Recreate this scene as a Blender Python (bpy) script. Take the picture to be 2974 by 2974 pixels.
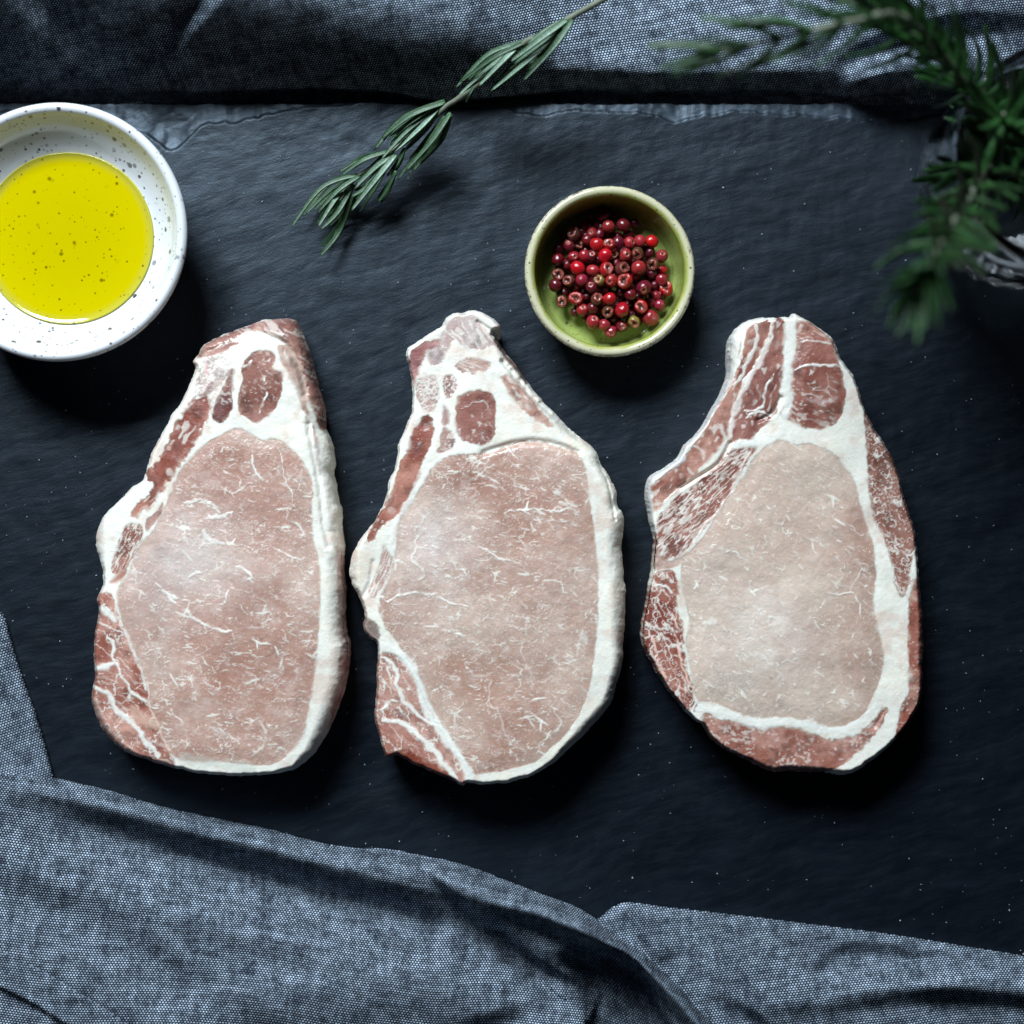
import bpy, math, random
import numpy as np
from mathutils import Vector, Matrix
random.seed(7)
rng = np.random.default_rng(11)
D = bpy.data
for o in list(D.objects): D.objects.remove(o)
SC = bpy.context.scene
COL = SC.collection

# ------------------------------------------------------------------ camera, world, lamps, exposure
H = 0.62                    # lens height above the slate, metres
S = 0.40 / 2974.0           # metres on the slate per photograph pixel
cam_d = D.cameras.new('camera'); cam = D.objects.new('camera', cam_d); COL.objects.link(cam)
cam.location = (0, 0, H); cam.rotation_euler = (0, 0, 0)
cam_d.sensor_width = 36; cam_d.lens = 36 * H / 0.40
cam_d.clip_start = 0.01; cam_d.clip_end = 50
cam_d.dof.use_dof = True; cam_d.dof.focus_distance = H - 0.020; cam_d.dof.aperture_fstop = 4.2
SC.camera = cam
W = D.worlds.new('World'); SC.world = W; W.use_nodes = True
bg = W.node_tree.nodes['Background']; bg.inputs[0].default_value = (0.42, 0.62, 1.0, 1); bg.inputs[1].default_value = 0.009
def area(name, loc, target, sx, sy, power, col):
    l = D.lights.new(name, 'AREA'); l.shape = 'RECTANGLE'; l.size = sx; l.size_y = sy; l.energy = power; l.color = col
    o = D.objects.new(name, l); COL.objects.link(o); o.location = loc
    o.rotation_euler = (Vector(target) - Vector(loc)).to_track_quat('-Z', 'Y').to_euler()
    return o
area('window_light', (-0.42, 1.05, 1.12), (0, -0.02, 0), 0.62, 0.50, 52.0, (0.84, 0.93, 1.0))
SC.view_settings.view_transform = 'Standard'; SC.view_settings.look = 'None'
SC.view_settings.exposure = 0.0; SC.view_settings.gamma = 1.0
SC.render.engine = 'CYCLES'

# ------------------------------------------------------------------ helpers
def P(x, y, z=0.0):
    """photograph pixel -> place in the scene for a point z above the slate"""
    k = (H - z) / H
    return ((x - 1487.0) * S * k, (1487.0 - y) * S * k, z)
def Pv(x, y, z=0.0): return Vector(P(x, y, z))
def hsh(ix, iy, seed):
    h = (ix.astype(np.int64) * 374761393 + iy.astype(np.int64) * 668265263 + seed * 1274126177) & 0xffffffff
    h = ((h ^ (h >> 13)) * 1274126177) & 0xffffffff
    h = (h ^ (h >> 16)) & 0xffffffff
    return h.astype(np.float64) / 4294967295.0
def vnoise(x, y, seed=0):
    ix = np.floor(x); iy = np.floor(y); fx = x - ix; fy = y - iy
    ux = fx * fx * fx * (fx * (fx * 6 - 15) + 10); uy = fy * fy * fy * (fy * (fy * 6 - 15) + 10)
    a = hsh(ix, iy, seed); b = hsh(ix + 1, iy, seed); c = hsh(ix, iy + 1, seed); d = hsh(ix + 1, iy + 1, seed)
    return (a + (b - a) * ux) * (1 - uy) + (c + (d - c) * ux) * uy
def fbm(x, y, scale, oct=4, seed=0, gain=0.5):
    """-1..1 fractal noise, scale = feature size in pixels"""
    v = 0; amp = 1; tot = 0; f = 1.0 / scale
    for i in range(oct):
        v = v + amp * (vnoise(x * f + 17.3 * i, y * f - 9.1 * i, seed + i * 31) * 2 - 1)
        tot += amp; amp *= gain; f *= 2.03
    return v / tot
def worley(x, y, seed=0):
    ix = np.floor(x); iy = np.floor(y)
    f1 = np.full(x.shape, 9.0); f2 = np.full(x.shape, 9.0)
    for dx in (-1, 0, 1):
        for dy in (-1, 0, 1):
            cx = ix + dx; cy = iy + dy
            px = cx + 0.08 + 0.84 * hsh(cx, cy, seed); py = cy + 0.08 + 0.84 * hsh(cx, cy, seed + 77)
            d = np.hypot(px - x, py - y)
            m = d < f1
            f2 = np.where(m, f1, np.minimum(f2, d)); f1 = np.where(m, d, f1)
    return f1, f2
def sstep(a, b, x):
    t = np.clip((x - a) / (b - a), 0, 1); return t * t * (3 - 2 * t)
def spline(pts, closed=True, n=5):
    p = np.array(pts, float); N = len(p); out = []
    rngN = N if closed else N - 1
    for i in range(rngN):
        if closed: p0, p1, p2, p3 = p[(i - 1) % N], p[i], p[(i + 1) % N], p[(i + 2) % N]
        else: p0, p1, p2, p3 = p[max(i - 1, 0)], p[i], p[i + 1], p[min(i + 2, N - 1)]
        for k in range(n):
            t = k / n
            out.append(0.5 * ((2 * p1) + (-p0 + p2) * t + (2 * p0 - 5 * p1 + 4 * p2 - p3) * t * t + (-p0 + 3 * p1 - 3 * p2 + p3) * t ** 3))
    if not closed: out.append(p[-1])
    return np.array(out)
def seg_dist(X, Y, poly, closed=True):
    """distance to polyline, and position along it (index + fraction)"""
    best = np.full(X.shape, 1e9); par = np.zeros(X.shape); sgn = np.ones(X.shape)
    N = len(poly)
    for i in range(N if closed else N - 1):
        ax, ay = poly[i][:2]; bx, by = poly[(i + 1) % N][:2]
        ex, ey = bx - ax, by - ay; L = ex * ex + ey * ey + 1e-9
        t = np.clip(((X - ax) * ex + (Y - ay) * ey) / L, 0, 1)
        dx = X - ax - t * ex; dy = Y - ay - t * ey
        d = dx * dx + dy * dy
        m = d < best
        best = np.where(m, d, best); par = np.where(m, i + t, par)
        sgn = np.where(m, np.sign(ex * dy - ey * dx + 1e-12), sgn)
    return np.sqrt(best), par, sgn
def inside(X, Y, poly):
    c = np.zeros(X.shape, bool); N = len(poly); j = N - 1
    for i in range(N):
        xi, yi = poly[i]; xj, yj = poly[j]
        if yi != yj:
            c ^= ((yi > Y) != (yj > Y)) & (X < (xj - xi) * (Y - yi) / (yj - yi) + xi)
        j = i
    return c
def sdf(X, Y, poly):
    """positive inside; only exact near the polygon's box"""
    m = 60.0
    b = (X > poly[:, 0].min() - m) & (X < poly[:, 0].max() + m) & (Y > poly[:, 1].min() - m) & (Y < poly[:, 1].max() + m)
    out = np.full(X.shape, -m)
    if b.any():
        xs, ys = X[b], Y[b]
        d, _, _ = seg_dist(xs, ys, poly)
        out[b] = np.where(inside(xs, ys, poly), d, -d)
    return out
def lin(r, g, b):
    f = lambda c: (c / 255 / 12.92) if c / 255 <= 0.04045 else ((c / 255 + 0.055) / 1.055) ** 2.4
    return np.array([f(r), f(g), f(b)])
def tag(o, label=None, cat=None, group=None, kind=None):
    if label: o['label'] = label
    if cat: o['category'] = cat
    if group: o['group'] = group
    if kind: o['kind'] = kind
    return o
def link(name, me, mat=None, parent=None, smooth=True):
    o = D.objects.new(name, me); COL.objects.link(o)
    if mat is not None and len(me.materials) == 0: me.materials.append(mat)
    if parent is not None: o.parent = parent
    if smooth: me.shade_smooth()
    return o
def mesh_np(name, V, F, col=None, uv=None, normals=None, attr='Col'):
    """V (n,3) F (m,4) or list of index lists"""
    me = D.meshes.new(name)
    if isinstance(F, np.ndarray):
        k = F.shape[1]; m = F.shape[0]
        me.vertices.add(len(V)); me.vertices.foreach_set('co', np.ascontiguousarray(V, dtype=np.float32).ravel())
        me.loops.add(m * k); me.loops.foreach_set('vertex_index', F.astype(np.int32).ravel())
        me.polygons.add(m); me.polygons.foreach_set('loop_start', np.arange(0, m * k, k, dtype=np.int32))
        me.update(calc_edges=True)
    else:
        me.from_pydata([tuple(v) for v in V], [], F); me.update()
    if col is not None:
        a = me.attributes.new(attr, 'FLOAT_COLOR', 'POINT')
        c4 = np.ones((len(V), 4), np.float32); c4[:, :3] = col; a.data.foreach_set('color', c4.ravel())
    if uv is not None:
        u = me.uv_layers.new(name='UVMap'); li = np.empty(len(me.loops), np.int32); me.loops.foreach_get('vertex_index', li)
        u.data.foreach_set('uv', uv[li].astype(np.float32).ravel())
    me.shade_smooth()
    if normals is not None: me.normals_split_custom_set_from_vertices(normals.astype(np.float32))
    return me

# ------------------------------------------------------------------ materials
class NT:
    def __init__(s, name):
        s.m = D.materials.new(name); s.m.use_nodes = True; s.t = s.m.node_tree; s.n = s.t.nodes; s.b = s.n['Principled BSDF']
    def new(s, typ, **kw):
        n = s.n.new(typ)
        for k, v in kw.items():
            if k.startswith('_'): setattr(n, k[1:], v)
        return n
    def l(s, a, b): s.t.links.new(a, b)
    def val(s, sock, v):
        if hasattr(v, 'is_output'): s.l(v, sock)
        else: sock.default_value = v
    def math(s, op, a, b=0.0, c=None):
        n = s.n.new('ShaderNodeMath'); n.operation = op; s.val(n.inputs[0], a); s.val(n.inputs[1], b)
        if c is not None: s.val(n.inputs[2], c)
        return n.outputs[0]
    def mix(s, f, a, b):
        n = s.n.new('ShaderNodeMix'); n.data_type = 'RGBA'; s.val(n.inputs[0], f); s.val(n.inputs[6], a); s.val(n.inputs[7], b); return n.outputs[2]
    def noise(s, vec, scale, det=3, rough=0.5):
        n = s.n.new('ShaderNodeTexNoise'); s.l(vec, n.inputs['Vector']); n.inputs['Scale'].default_value = scale
        n.inputs['Detail'].default_value = det; n.inputs['Roughness'].default_value = rough; return n.outputs[0]
    def ramp(s, v, lo, hi):
        n = s.n.new('ShaderNodeMapRange'); n.interpolation_type = 'SMOOTHSTEP'; s.val(n.inputs[0], v); n.inputs[1].default_value = lo; n.inputs[2].default_value = hi; return n.outputs[0]
    def coord(s, which='Object'): return s.n.new('ShaderNodeTexCoord').outputs[which]
    def mapping(s, vec, rot=(0, 0, 0), scale=(1, 1, 1)):
        n = s.n.new('ShaderNodeMapping'); s.l(vec, n.inputs[0]); n.inputs['Rotation'].default_value = rot; n.inputs['Scale'].default_value = scale; return n.outputs[0]
    def bump(s, h, dist, strength=1.0, prev=None):
        n = s.n.new('ShaderNodeBump'); s.l(h, n.inputs['Height']); n.inputs['Distance'].default_value = dist; n.inputs['Strength'].default_value = strength
        if prev is not None: s.l(prev, n.inputs['Normal'])
        return n.outputs[0]
    def set(s, **kw):
        names = dict(color='Base Color', rough='Roughness', spec='Specular IOR Level', sss='Subsurface Weight', ssr='Subsurface Radius', sscale='Subsurface Scale',
                     coat='Coat Weight', coatr='Coat Roughness', trans='Transmission Weight', ior='IOR', normal='Normal', sheen='Sheen Weight')
        for k, v in kw.items(): s.val(s.b.inputs[names[k]], v)
        return s.m
def c4(c): return (float(c[0]), float(c[1]), float(c[2]), 1.0)

def meat_material(name, rough, fibre, bumpd, spec=0.5):
    n = NT(name)
    a = n.n.new('ShaderNodeAttribute'); a.attribute_name = 'Col'
    co = n.coord()
    g = n.noise(co, 2600, 3, 0.6)
    fib = n.noise(n.mapping(n.mapping(co, rot=(0, 0, 0.25)), scale=(0.35, 1, 1)), 1500, 3, 0.6)
    lump = n.noise(co, 420, 3, 0.55)
    hsv = n.n.new('ShaderNodeHueSaturation'); n.l(a.outputs[0], hsv.inputs['Color'])
    n.l(n.math('MULTIPLY_ADD', fib, 0.22, 0.89), hsv.inputs['Value'])
    h = n.math('ADD', n.math('MULTIPLY', g, 0.22), n.math('ADD', n.math('MULTIPLY', fib, fibre), lump))
    bead = n.ramp(n.noise(co, 950, 2, 0.6), 0.60, 0.72)
    bn = n.bump(bead, 0.00007, 0.8, n.bump(h, bumpd))
    r = n.math('MULTIPLY_ADD', n.ramp(n.noise(co, 160, 2), 0.35, 0.7), 0.22, rough)
    return n.set(color=hsv.outputs[0], rough=r, spec=spec, sss=0.38, ssr=(1.0, 0.5, 0.4), sscale=0.0016, normal=bn)
M_meat = meat_material('raw_pork', 0.19, 0.35, 0.00019)
M_fat = meat_material('pork_fat', 0.30, 0.2, 0.00016, 0.45)

def slate_material():
    n = NT('slate'); co = n.coord()
    st = n.mapping(n.mapping(co, rot=(0, 0, -0.30)), scale=(0.24, 1, 1))
    warp = n.noise(co, 14, 3)
    vadd = n.n.new('ShaderNodeVectorMath'); vadd.operation = 'ADD'; n.l(st, vadd.inputs[0])
    vs = n.n.new('ShaderNodeCombineXYZ'); n.l(n.math('MULTIPLY', warp, 0.02), vs.inputs[1]); n.l(vs.outputs[0], vadd.inputs[1])
    grain = n.noise(vadd.outputs[0], 330, 5, 0.62)
    big = n.noise(vadd.outputs[0], 60, 4, 0.5)
    fine = n.noise(co, 1500, 3, 0.6)
    h = n.math('ADD', n.math('MULTIPLY', grain, 1.0), n.math('ADD', n.math('MULTIPLY', big, 3.2), n.math('MULTIPLY', fine, 0.5)))
    bn = n.bump(h, 0.00015, 0.9)
    at = n.n.new('ShaderNodeAttribute'); at.attribute_name = 'Col'
    sep = n.n.new('ShaderNodeSeparateColor'); n.l(at.outputs[0], sep.inputs[0])
    tone = n.mix(n.ramp(n.noise(vadd.outputs[0], 90, 5, 0.65), 0.3, 0.75), c4((0.0012, 0.0022, 0.0045)), c4((0.0036, 0.0058, 0.0102)))
    chip = n.mix(n.ramp(n.noise(co, 300, 4), 0.3, 0.7), c4((0.016, 0.023, 0.032)), c4((0.030, 0.041, 0.056)))
    c1 = n.mix(sep.outputs[0], tone, chip)
    vor = n.n.new('ShaderNodeTexVoronoi'); n.l(co, vor.inputs['Vector']); vor.inputs['Scale'].default_value = 420
    sepv = n.n.new('ShaderNodeSeparateColor'); n.l(vor.outputs['Color'], sepv.inputs[0])
    spk = n.math('MULTIPLY', n.math('LESS_THAN', vor.outputs['Distance'], 0.10), n.math('GREATER_THAN', sepv.outputs[0], 0.965))
    c2 = n.mix(n.math('MULTIPLY', spk, 0.5), c1, c4((0.35, 0.42, 0.5)))
    c3 = n.mix(sep.outputs[1], c2, c4((0.004, 0.005, 0.008)))
    r = n.math('MULTIPLY_ADD', n.ramp(grain, 0.3, 0.7), 0.10, 0.37)
    n.b.inputs['Specular Tint'].default_value = (0.66, 0.83, 1.0, 1)
    return n.set(color=c3, rough=r, spec=0.5, normal=bn)
M_slate = slate_material()

def cloth_material():
    n = NT('chambray_cloth')
    uv = n.n.new('ShaderNodeUVMap').outputs[0]
    sep = n.n.new('ShaderNodeSeparateXYZ'); n.l(uv, sep.inputs[0])
    # uv in metres along the cloth; brick-offset rows of pale thread floats
    pu = 0.00117; pv = 0.00094
    wob = n.math('MULTIPLY', n.math('SUBTRACT', n.noise(uv, 25, 1), 0.5), 1.4)
    v = n.math('ADD', n.math('DIVIDE', sep.outputs[1], pv), wob)
    row = n.math('FLOOR', v)
    u = n.math('ADD', n.math('DIVIDE', sep.outputs[0], pu), n.math('MULTIPLY', n.math('MODULO', row, 2.0), 0.5))
    u = n.math('ADD', u, wob)
    fu = n.math('SUBTRACT', n.math('FRACT', u), 0.5); fv = n.math('SUBTRACT', n.math('FRACT', v), 0.5)
    d = n.math('SQRT', n.math('ADD', n.math('POWER', n.math('MULTIPLY', fu, 1.0), 2.0), n.math('POWER', n.math('MULTIPLY', fv, 0.95), 2.0)))
    dot = n.math('SUBTRACT', 1.0, n.ramp(d, 0.20, 0.46))
    cell = n.n.new('ShaderNodeTexWhiteNoise'); cv = n.n.new('ShaderNodeCombineXYZ'); n.l(n.math('FLOOR', u), cv.inputs[0]); n.l(row, cv.inputs[1]); n.l(cv.outputs[0], cell.inputs['Vector'])
    slubu = n.noise(n.mapping(uv, scale=(0.25, 1.6, 1)), 260, 3, 0.7)
    slubv = n.noise(n.mapping(uv, scale=(1.6, 0.25, 1)), 260, 3, 0.7)
    blot = n.noise(uv, 140, 4, 0.7)
    thr = n.math('ADD', n.math('MULTIPLY_ADD', cell.outputs[0], 0.55, 0.35), n.math('ADD', n.math('MULTIPLY', n.ramp(slubu, 0.35, 0.7), 0.55), n.math('ADD', n.math('MULTIPLY', n.ramp(slubv, 0.35, 0.7), 0.55), n.math('MULTIPLY', n.ramp(blot, 0.30, 0.70), 0.95))))
    amt = n.math('MULTIPLY', dot, n.math('MULTIPLY_ADD', n.math('POWER', n.math('MULTIPLY', thr, 0.42), 1.7), 0.98, 0.02))
    base = n.mix(amt, c4((0.0035, 0.007, 0.016)), c4((0.62, 0.77, 0.94)))
    bn = n.bump(dot, 0.00025, 0.8)
    return n.set(color=base, rough=0.92, spec=0.15, normal=bn, sheen=0.0)
M_cloth = cloth_material()

def speckled_glaze(name, base, spot, scale, size, thresh, rough=0.12, coat=0.4):
    n = NT(name); co = n.coord()
    c = base(n, co) if callable(base) else c4(base)
    for k, (sc, sz, th) in enumerate([(scale, size, thresh), (scale * 2.3, size * 1.1, thresh - 0.02), (scale * 0.6, size * 0.5, thresh)]):
        v = n.n.new('ShaderNodeTexVoronoi'); n.l(n.mapping(co, rot=(0.3 * k, 0.7, k)), v.inputs['Vector']); v.inputs['Scale'].default_value = sc
        s = n.n.new('ShaderNodeSeparateColor'); n.l(v.outputs['Color'], s.inputs[0])
        rad = n.math('MULTIPLY', n.math('MULTIPLY_ADD', s.outputs[1], 0.8, 0.2), sz)
        m = n.math('MULTIPLY', n.math('SUBTRACT', 1.0, n.ramp(n.math('DIVIDE', v.outputs['Distance'], rad), 0.6, 1.1)), n.math('GREATER_THAN', s.outputs[0], th))
        c = n.mix(n.math('MULTIPLY', m, n.math('MULTIPLY_ADD', s.outputs[2], 0.6, 0.35)), c, c4(spot))
    bn = n.bump(n.noise(co, 120, 3), 0.0006, 0.3)
    return n.set(color=c, rough=rough, spec=0.5, coat=coat, coatr=0.06, normal=bn)
M_white = speckled_glaze('white_glaze', (0.66, 0.69, 0.72), (0.02, 0.014, 0.012), 330, 0.44, 0.70)

def plain(name, col, rough=0.5, **kw):
    n = NT(name); co = n.coord()
    c = n.mix(n.ramp(n.noise(co, 300, 3), 0.3, 0.7), c4(np.array(col) * 0.8), c4(np.array(col) * 1.15))
    return n.set(color=c, rough=rough, **kw)

# ------------------------------------------------------------------ height sheets
def grid_sheet(x0, x1, y0, y1, step, zfun, ys=None, xs=None):
    xs = np.arange(x0, x1 + step, step) if xs is None else xs
    ys = np.arange(y0, y1 + step, step) if ys is None else ys
    X, Y = np.meshgrid(xs, ys)
    Z = zfun(X, Y)
    k = (H - Z) / H
    V = np.stack([(X - 1487) * S * k, (1487 - Y) * S * k, Z], -1)
    return X, Y, Z, V
def grid_faces(ny, nx, mask=None):
    idx = np.arange(ny * nx).reshape(ny, nx)
    F = np.stack([idx[1:, :-1], idx[1:, 1:], idx[:-1, 1:], idx[:-1, :-1]], -1)
    if mask is not None:
        return F[mask]
    return F.reshape(-1, 4)
def compact(V, F):
    used, inv = np.unique(F, return_inverse=True)
    return used, inv.reshape(F.shape)

# ------------------------------------------------------------------ table and slate
def table():
    s = 2.2
    me = mesh_np('table', np.array([(-s, -s, -0.0085), (s, -s, -0.0085), (s, s, -0.0085), (-s, s, -0.0085)]), np.array([[0, 1, 2, 3]]))
    o = link('table', me, plain('dark_table', (0.012, 0.014, 0.018), 0.6)); tag(o, 'dark table top under the slate and the cloths', kind='structure')
table()

def chip_line(x):
    """lower border (pixels) of the chipped band along the far edge"""
    b = 322 + 14 * fbm(x, x * 0, 120, 3, 5) + 9 * np.abs(fbm(x, x * 0, 45, 3, 8))
    b = b + 92 * np.exp(-((x - 505) / 60.0) ** 2) + 55 * np.exp(-((x - 400) / 80.0) ** 2) + 30 * np.exp(-((x - 640) / 90.0) ** 2)
    b = b + 26 * np.exp(-((x - 1960) / 55.0) ** 2) + 34 * np.exp(-((x - 2590) / 110.0) ** 2) + 20 * np.exp(-((x - 2400) / 50.0) ** 2)
    return b - 26 * np.exp(-((x - 1100) / 260.0) ** 2)
def slate():
    ys = np.concatenate([np.arange(280, 450, 2.5), np.arange(450, 3500, 16)])
    xs = np.arange(-420, 3460, 4.0)
    edge = 300 + 5 * fbm(xs, xs * 0, 90, 4, 21) + 2 * fbm(xs, xs * 0, 15, 2, 3)
    X, Y = np.meshgrid(xs, ys)
    E = np.broadcast_to(edge, X.shape)
    Y = np.where(Y < 450, E + (Y - 280) * (450 - E) / 170.0, Y)
    wob = 5 * fbm(X, Y, 30, 3, 9)
    cl = chip_line(X + wob) + wob
    inn = sstep(9, -6, Y - cl)
    depth = 0.0007 + 0.0011 * sstep(0, 60, cl - Y) + 0.00022 * fbm(X, Y, 34, 2, 4)
    Z = -inn * depth + 0.00018 * fbm(X, Y, 60, 3, 2)
    Z[Y > 470] = 0.00018 * fbm(X, Y, 60, 3, 2)[Y > 470]
    V = np.stack([(X - 1487) * S, (1487 - Y) * S, Z], -1)
    st = sstep(24, 12, np.hypot(X - 2555, (Y - 550) * 1.2)) * 0.8
    col = np.zeros(X.shape + (3,)); col[..., 0] = inn * sstep(-0.9, 0.2, fbm(X, Y, 70, 3, 14)); col[..., 1] = st
    ny, nx = X.shape
    F = grid_faces(ny, nx)
    Vf = V.reshape(-1, 3); n0 = len(Vf)
    # far side wall
    lo = Vf[:nx].copy(); lo[:, 2] = -0.008; lo[:, 1] += 0.0006
    Vf = np.vstack([Vf, lo]); cf = np.vstack([col.reshape(-1, 3), np.tile([[0.8, 0, 0]], (nx, 1))])
    i = np.arange(nx - 1); F = np.vstack([F, np.stack([i, i + 1, n0 + i + 1, n0 + i], -1)])
    o = link('slate_board', mesh_np('slate_board', Vf, F, cf), M_slate)
    tag(o, 'large dark grey slate serving board with chipped far edge under the meat', 'slate board')
slate()

def crumbs():
    V = []; F = []
    r = random.Random(5)
    for i in range(750):
        x = r.uniform(0, 2974); y = r.uniform(430, 2780)
        if y < 900 and r.random() < .5: continue
        s = r.uniform(0.00008, 0.00026) * (1.5 if r.random() < .06 else 1)
        c = Pv(x, y, 0.0002 + s * 0.4); n0 = len(V)
        R = Matrix.Rotation(r.uniform(0, 6.28), 3, Vector((r.uniform(-1, 1), r.uniform(-1, 1), 1)).normalized())
        el = r.uniform(1, 1.9)
        for p in ((el, 0, 0), (-el, .1, 0), (0, .8, .1), (.1, -.8, 0), (0, 0, .6), (0, 0, -.5)): V.append(c + R @ (Vector(p) * s))
        for f in ((0, 2, 4), (2, 1, 4), (1, 3, 4), (3, 0, 4), (2, 0, 5), (1, 2, 5), (3, 1, 5), (0, 3, 5)): F.append([n0 + q for q in f])
    o = link('salt_specks', mesh_np('salt_specks', V, F), plain('salt', (0.55, 0.62, 0.70), 0.3), smooth=False)
    tag(o, 'tiny pale salt and lint specks scattered over the slate', 'specks', kind='stuff')
crumbs()

# ------------------------------------------------------------------ cloths
def ridge(X, Y, pts, wl, wr, power=1.0, n=6):
    """pts (x, y, height); wl / wr = falloff widths (pixels) on the left / right hand of travel"""
    p = spline(pts, False, n)
    d, t, s = seg_dist(X, Y, p, False)
    i = np.clip(np.floor(t).astype(int), 0, len(p) - 2); f = t - i
    a = p[i, 2] * (1 - f) + p[i + 1, 2] * f
    w = np.where(s < 0, wl, wr)
    q = np.clip(d / w, 0, 1)
    return a * (0.5 + 0.5 * np.cos(np.pi * q)) ** power
def arc_uv(X, Y, Z, ang, wx=0, seed=1):
    """lengths measured over the folded surface so the weave turns with the folds"""
    dx = np.diff(X * S, axis=1, prepend=X[:, :1] * S); dz = np.diff(Z, axis=1, prepend=Z[:, :1])
    dy = np.diff(Y * S, axis=0, prepend=Y[:1] * S); dzy = np.diff(Z, axis=0, prepend=Z[:1])
    def blur(A, k):
        for ax in (0, 1):
            Pd = np.pad(A, [(k, k) if q == ax else (0, 0) for q in (0, 1)], mode='edge'); c = np.cumsum(Pd, ax)
            n_ = A.shape[ax]; hi = np.take(c, np.arange(2 * k, 2 * k + n_), ax); lo = np.take(c, np.arange(0, n_), ax)
            A = (hi - lo) / (2 * k)
        return A
    Zb = blur(Z, 4); dz = np.diff(Zb, axis=1, prepend=Zb[:, :1]); dzy = np.diff(Zb, axis=0, prepend=Zb[:1])
    U = X * S + 0.35 * (np.cumsum(np.hypot(dx, dz), 1) - np.cumsum(np.abs(dx), 1))
    Vv = Y * S + 0.25 * (np.cumsum(np.hypot(dy, dzy), 0) - np.cumsum(np.abs(dy), 0))
    U = X * S + blur(U - X * S, 14); Vv = Y * S + blur(Vv - Y * S, 14)
    U = U + 0.003 * fbm(X, Y, 700, 2, seed); Vv = Vv + 0.003 * fbm(X, Y, 600, 2, seed + 3)
    c, s_ = math.cos(ang), math.sin(ang)
    return np.stack([U * c - Vv * s_, U * s_ + Vv * c], -1)
def crease_noise(X, Y, seed):
    return 0.0011 * fbm(X, Y * 1.3, 330, 3, seed) + 0.00018 * fbm(X, Y, 45, 2, seed + 5)

# far cloth (behind the slate)
def far_cloth():
    crest = [(-250, -290, .85), (0, -280, .85), (200, -260, .85), (400, -200, .86), (640, -150, .9), (900, -95, .9), (1200, -30, .9), (1450, 55, .88), (1650, 140, .85), (1850, 178, .85), (2050, 180, .85), (2300, 172, .85), (2440, 130, .85), (2540, 70, .80), (2680, -10, .75), (2860, -60, .7), (3250, -100, .7)]
    def zf(X, Y):
        p = spline(crest, False, 6)
        yc = np.interp(X, p[:, 0], p[:, 1]); a = np.interp(X, p[:, 0], p[:, 2])
        ov = 34 * np.exp(-((X - 1330) / 230.0) ** 2) + 8 * fbm(X, X * 0, 160, 2, 12); w = 283 + ov - yc; q = np.clip((Y - yc) / w, -3, 1)
        z = a * w * S * np.where(q > 0, np.cos(np.clip(q, 0, 1) * np.pi / 2), 1 - 0.10 * q * q)
        z = z - 0.0075 * sstep(200, 284, Y - ov) - 0.008 * sstep(262, 306, Y - ov)
        z = z + ridge(X, Y, [(2380, 330, .004), (2480, 262, .011), (2600, 222, .014), (2740, 210, .014), (2900, 230, .012), (3100, 250, .008)], 110, 55)
        z = z - ridge(X, Y, [(2380, 300, .003), (2470, 200, .008), (2620, 130, .010), (2800, 90, .008), (3000, 90, .004)], 60, 60) * 0.6
        z = z - ridge(X, Y, [(20, -160, .006), (110, -30, .010), (230, 100, .010), (340, 220, .006)], 80, 110)
        z = z - ridge(X, Y, [(440, 160, .004), (500, 70, .006), (600, -40, .004), (700, -160, .003)], 60, 70)
        z = z - ridge(X, Y, [(1560, -60, .003), (1600, 60, .003), (1640, 160, .001)], 50, 50)
        return z - 0.0005 + crease_noise(X, Y, 40)
    X, Y, Z, V = grid_sheet(-500, 3450, -560, 354, 6, zf)
    Z2 = np.maximum(Z, -0.0078); V[..., 2] = Z2
    uv = arc_uv(X, Y, Z, 0.16, seed=61).reshape(-1, 2)
    o = link('linen_cloth', mesh_np('linen_cloth', V.reshape(-1, 3), grid_faces(*X.shape), uv=uv), M_cloth)
    tag(o, 'dark grey blue woven cloth heaped behind the chipped far edge of the slate', 'cloth')
far_cloth()

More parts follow.
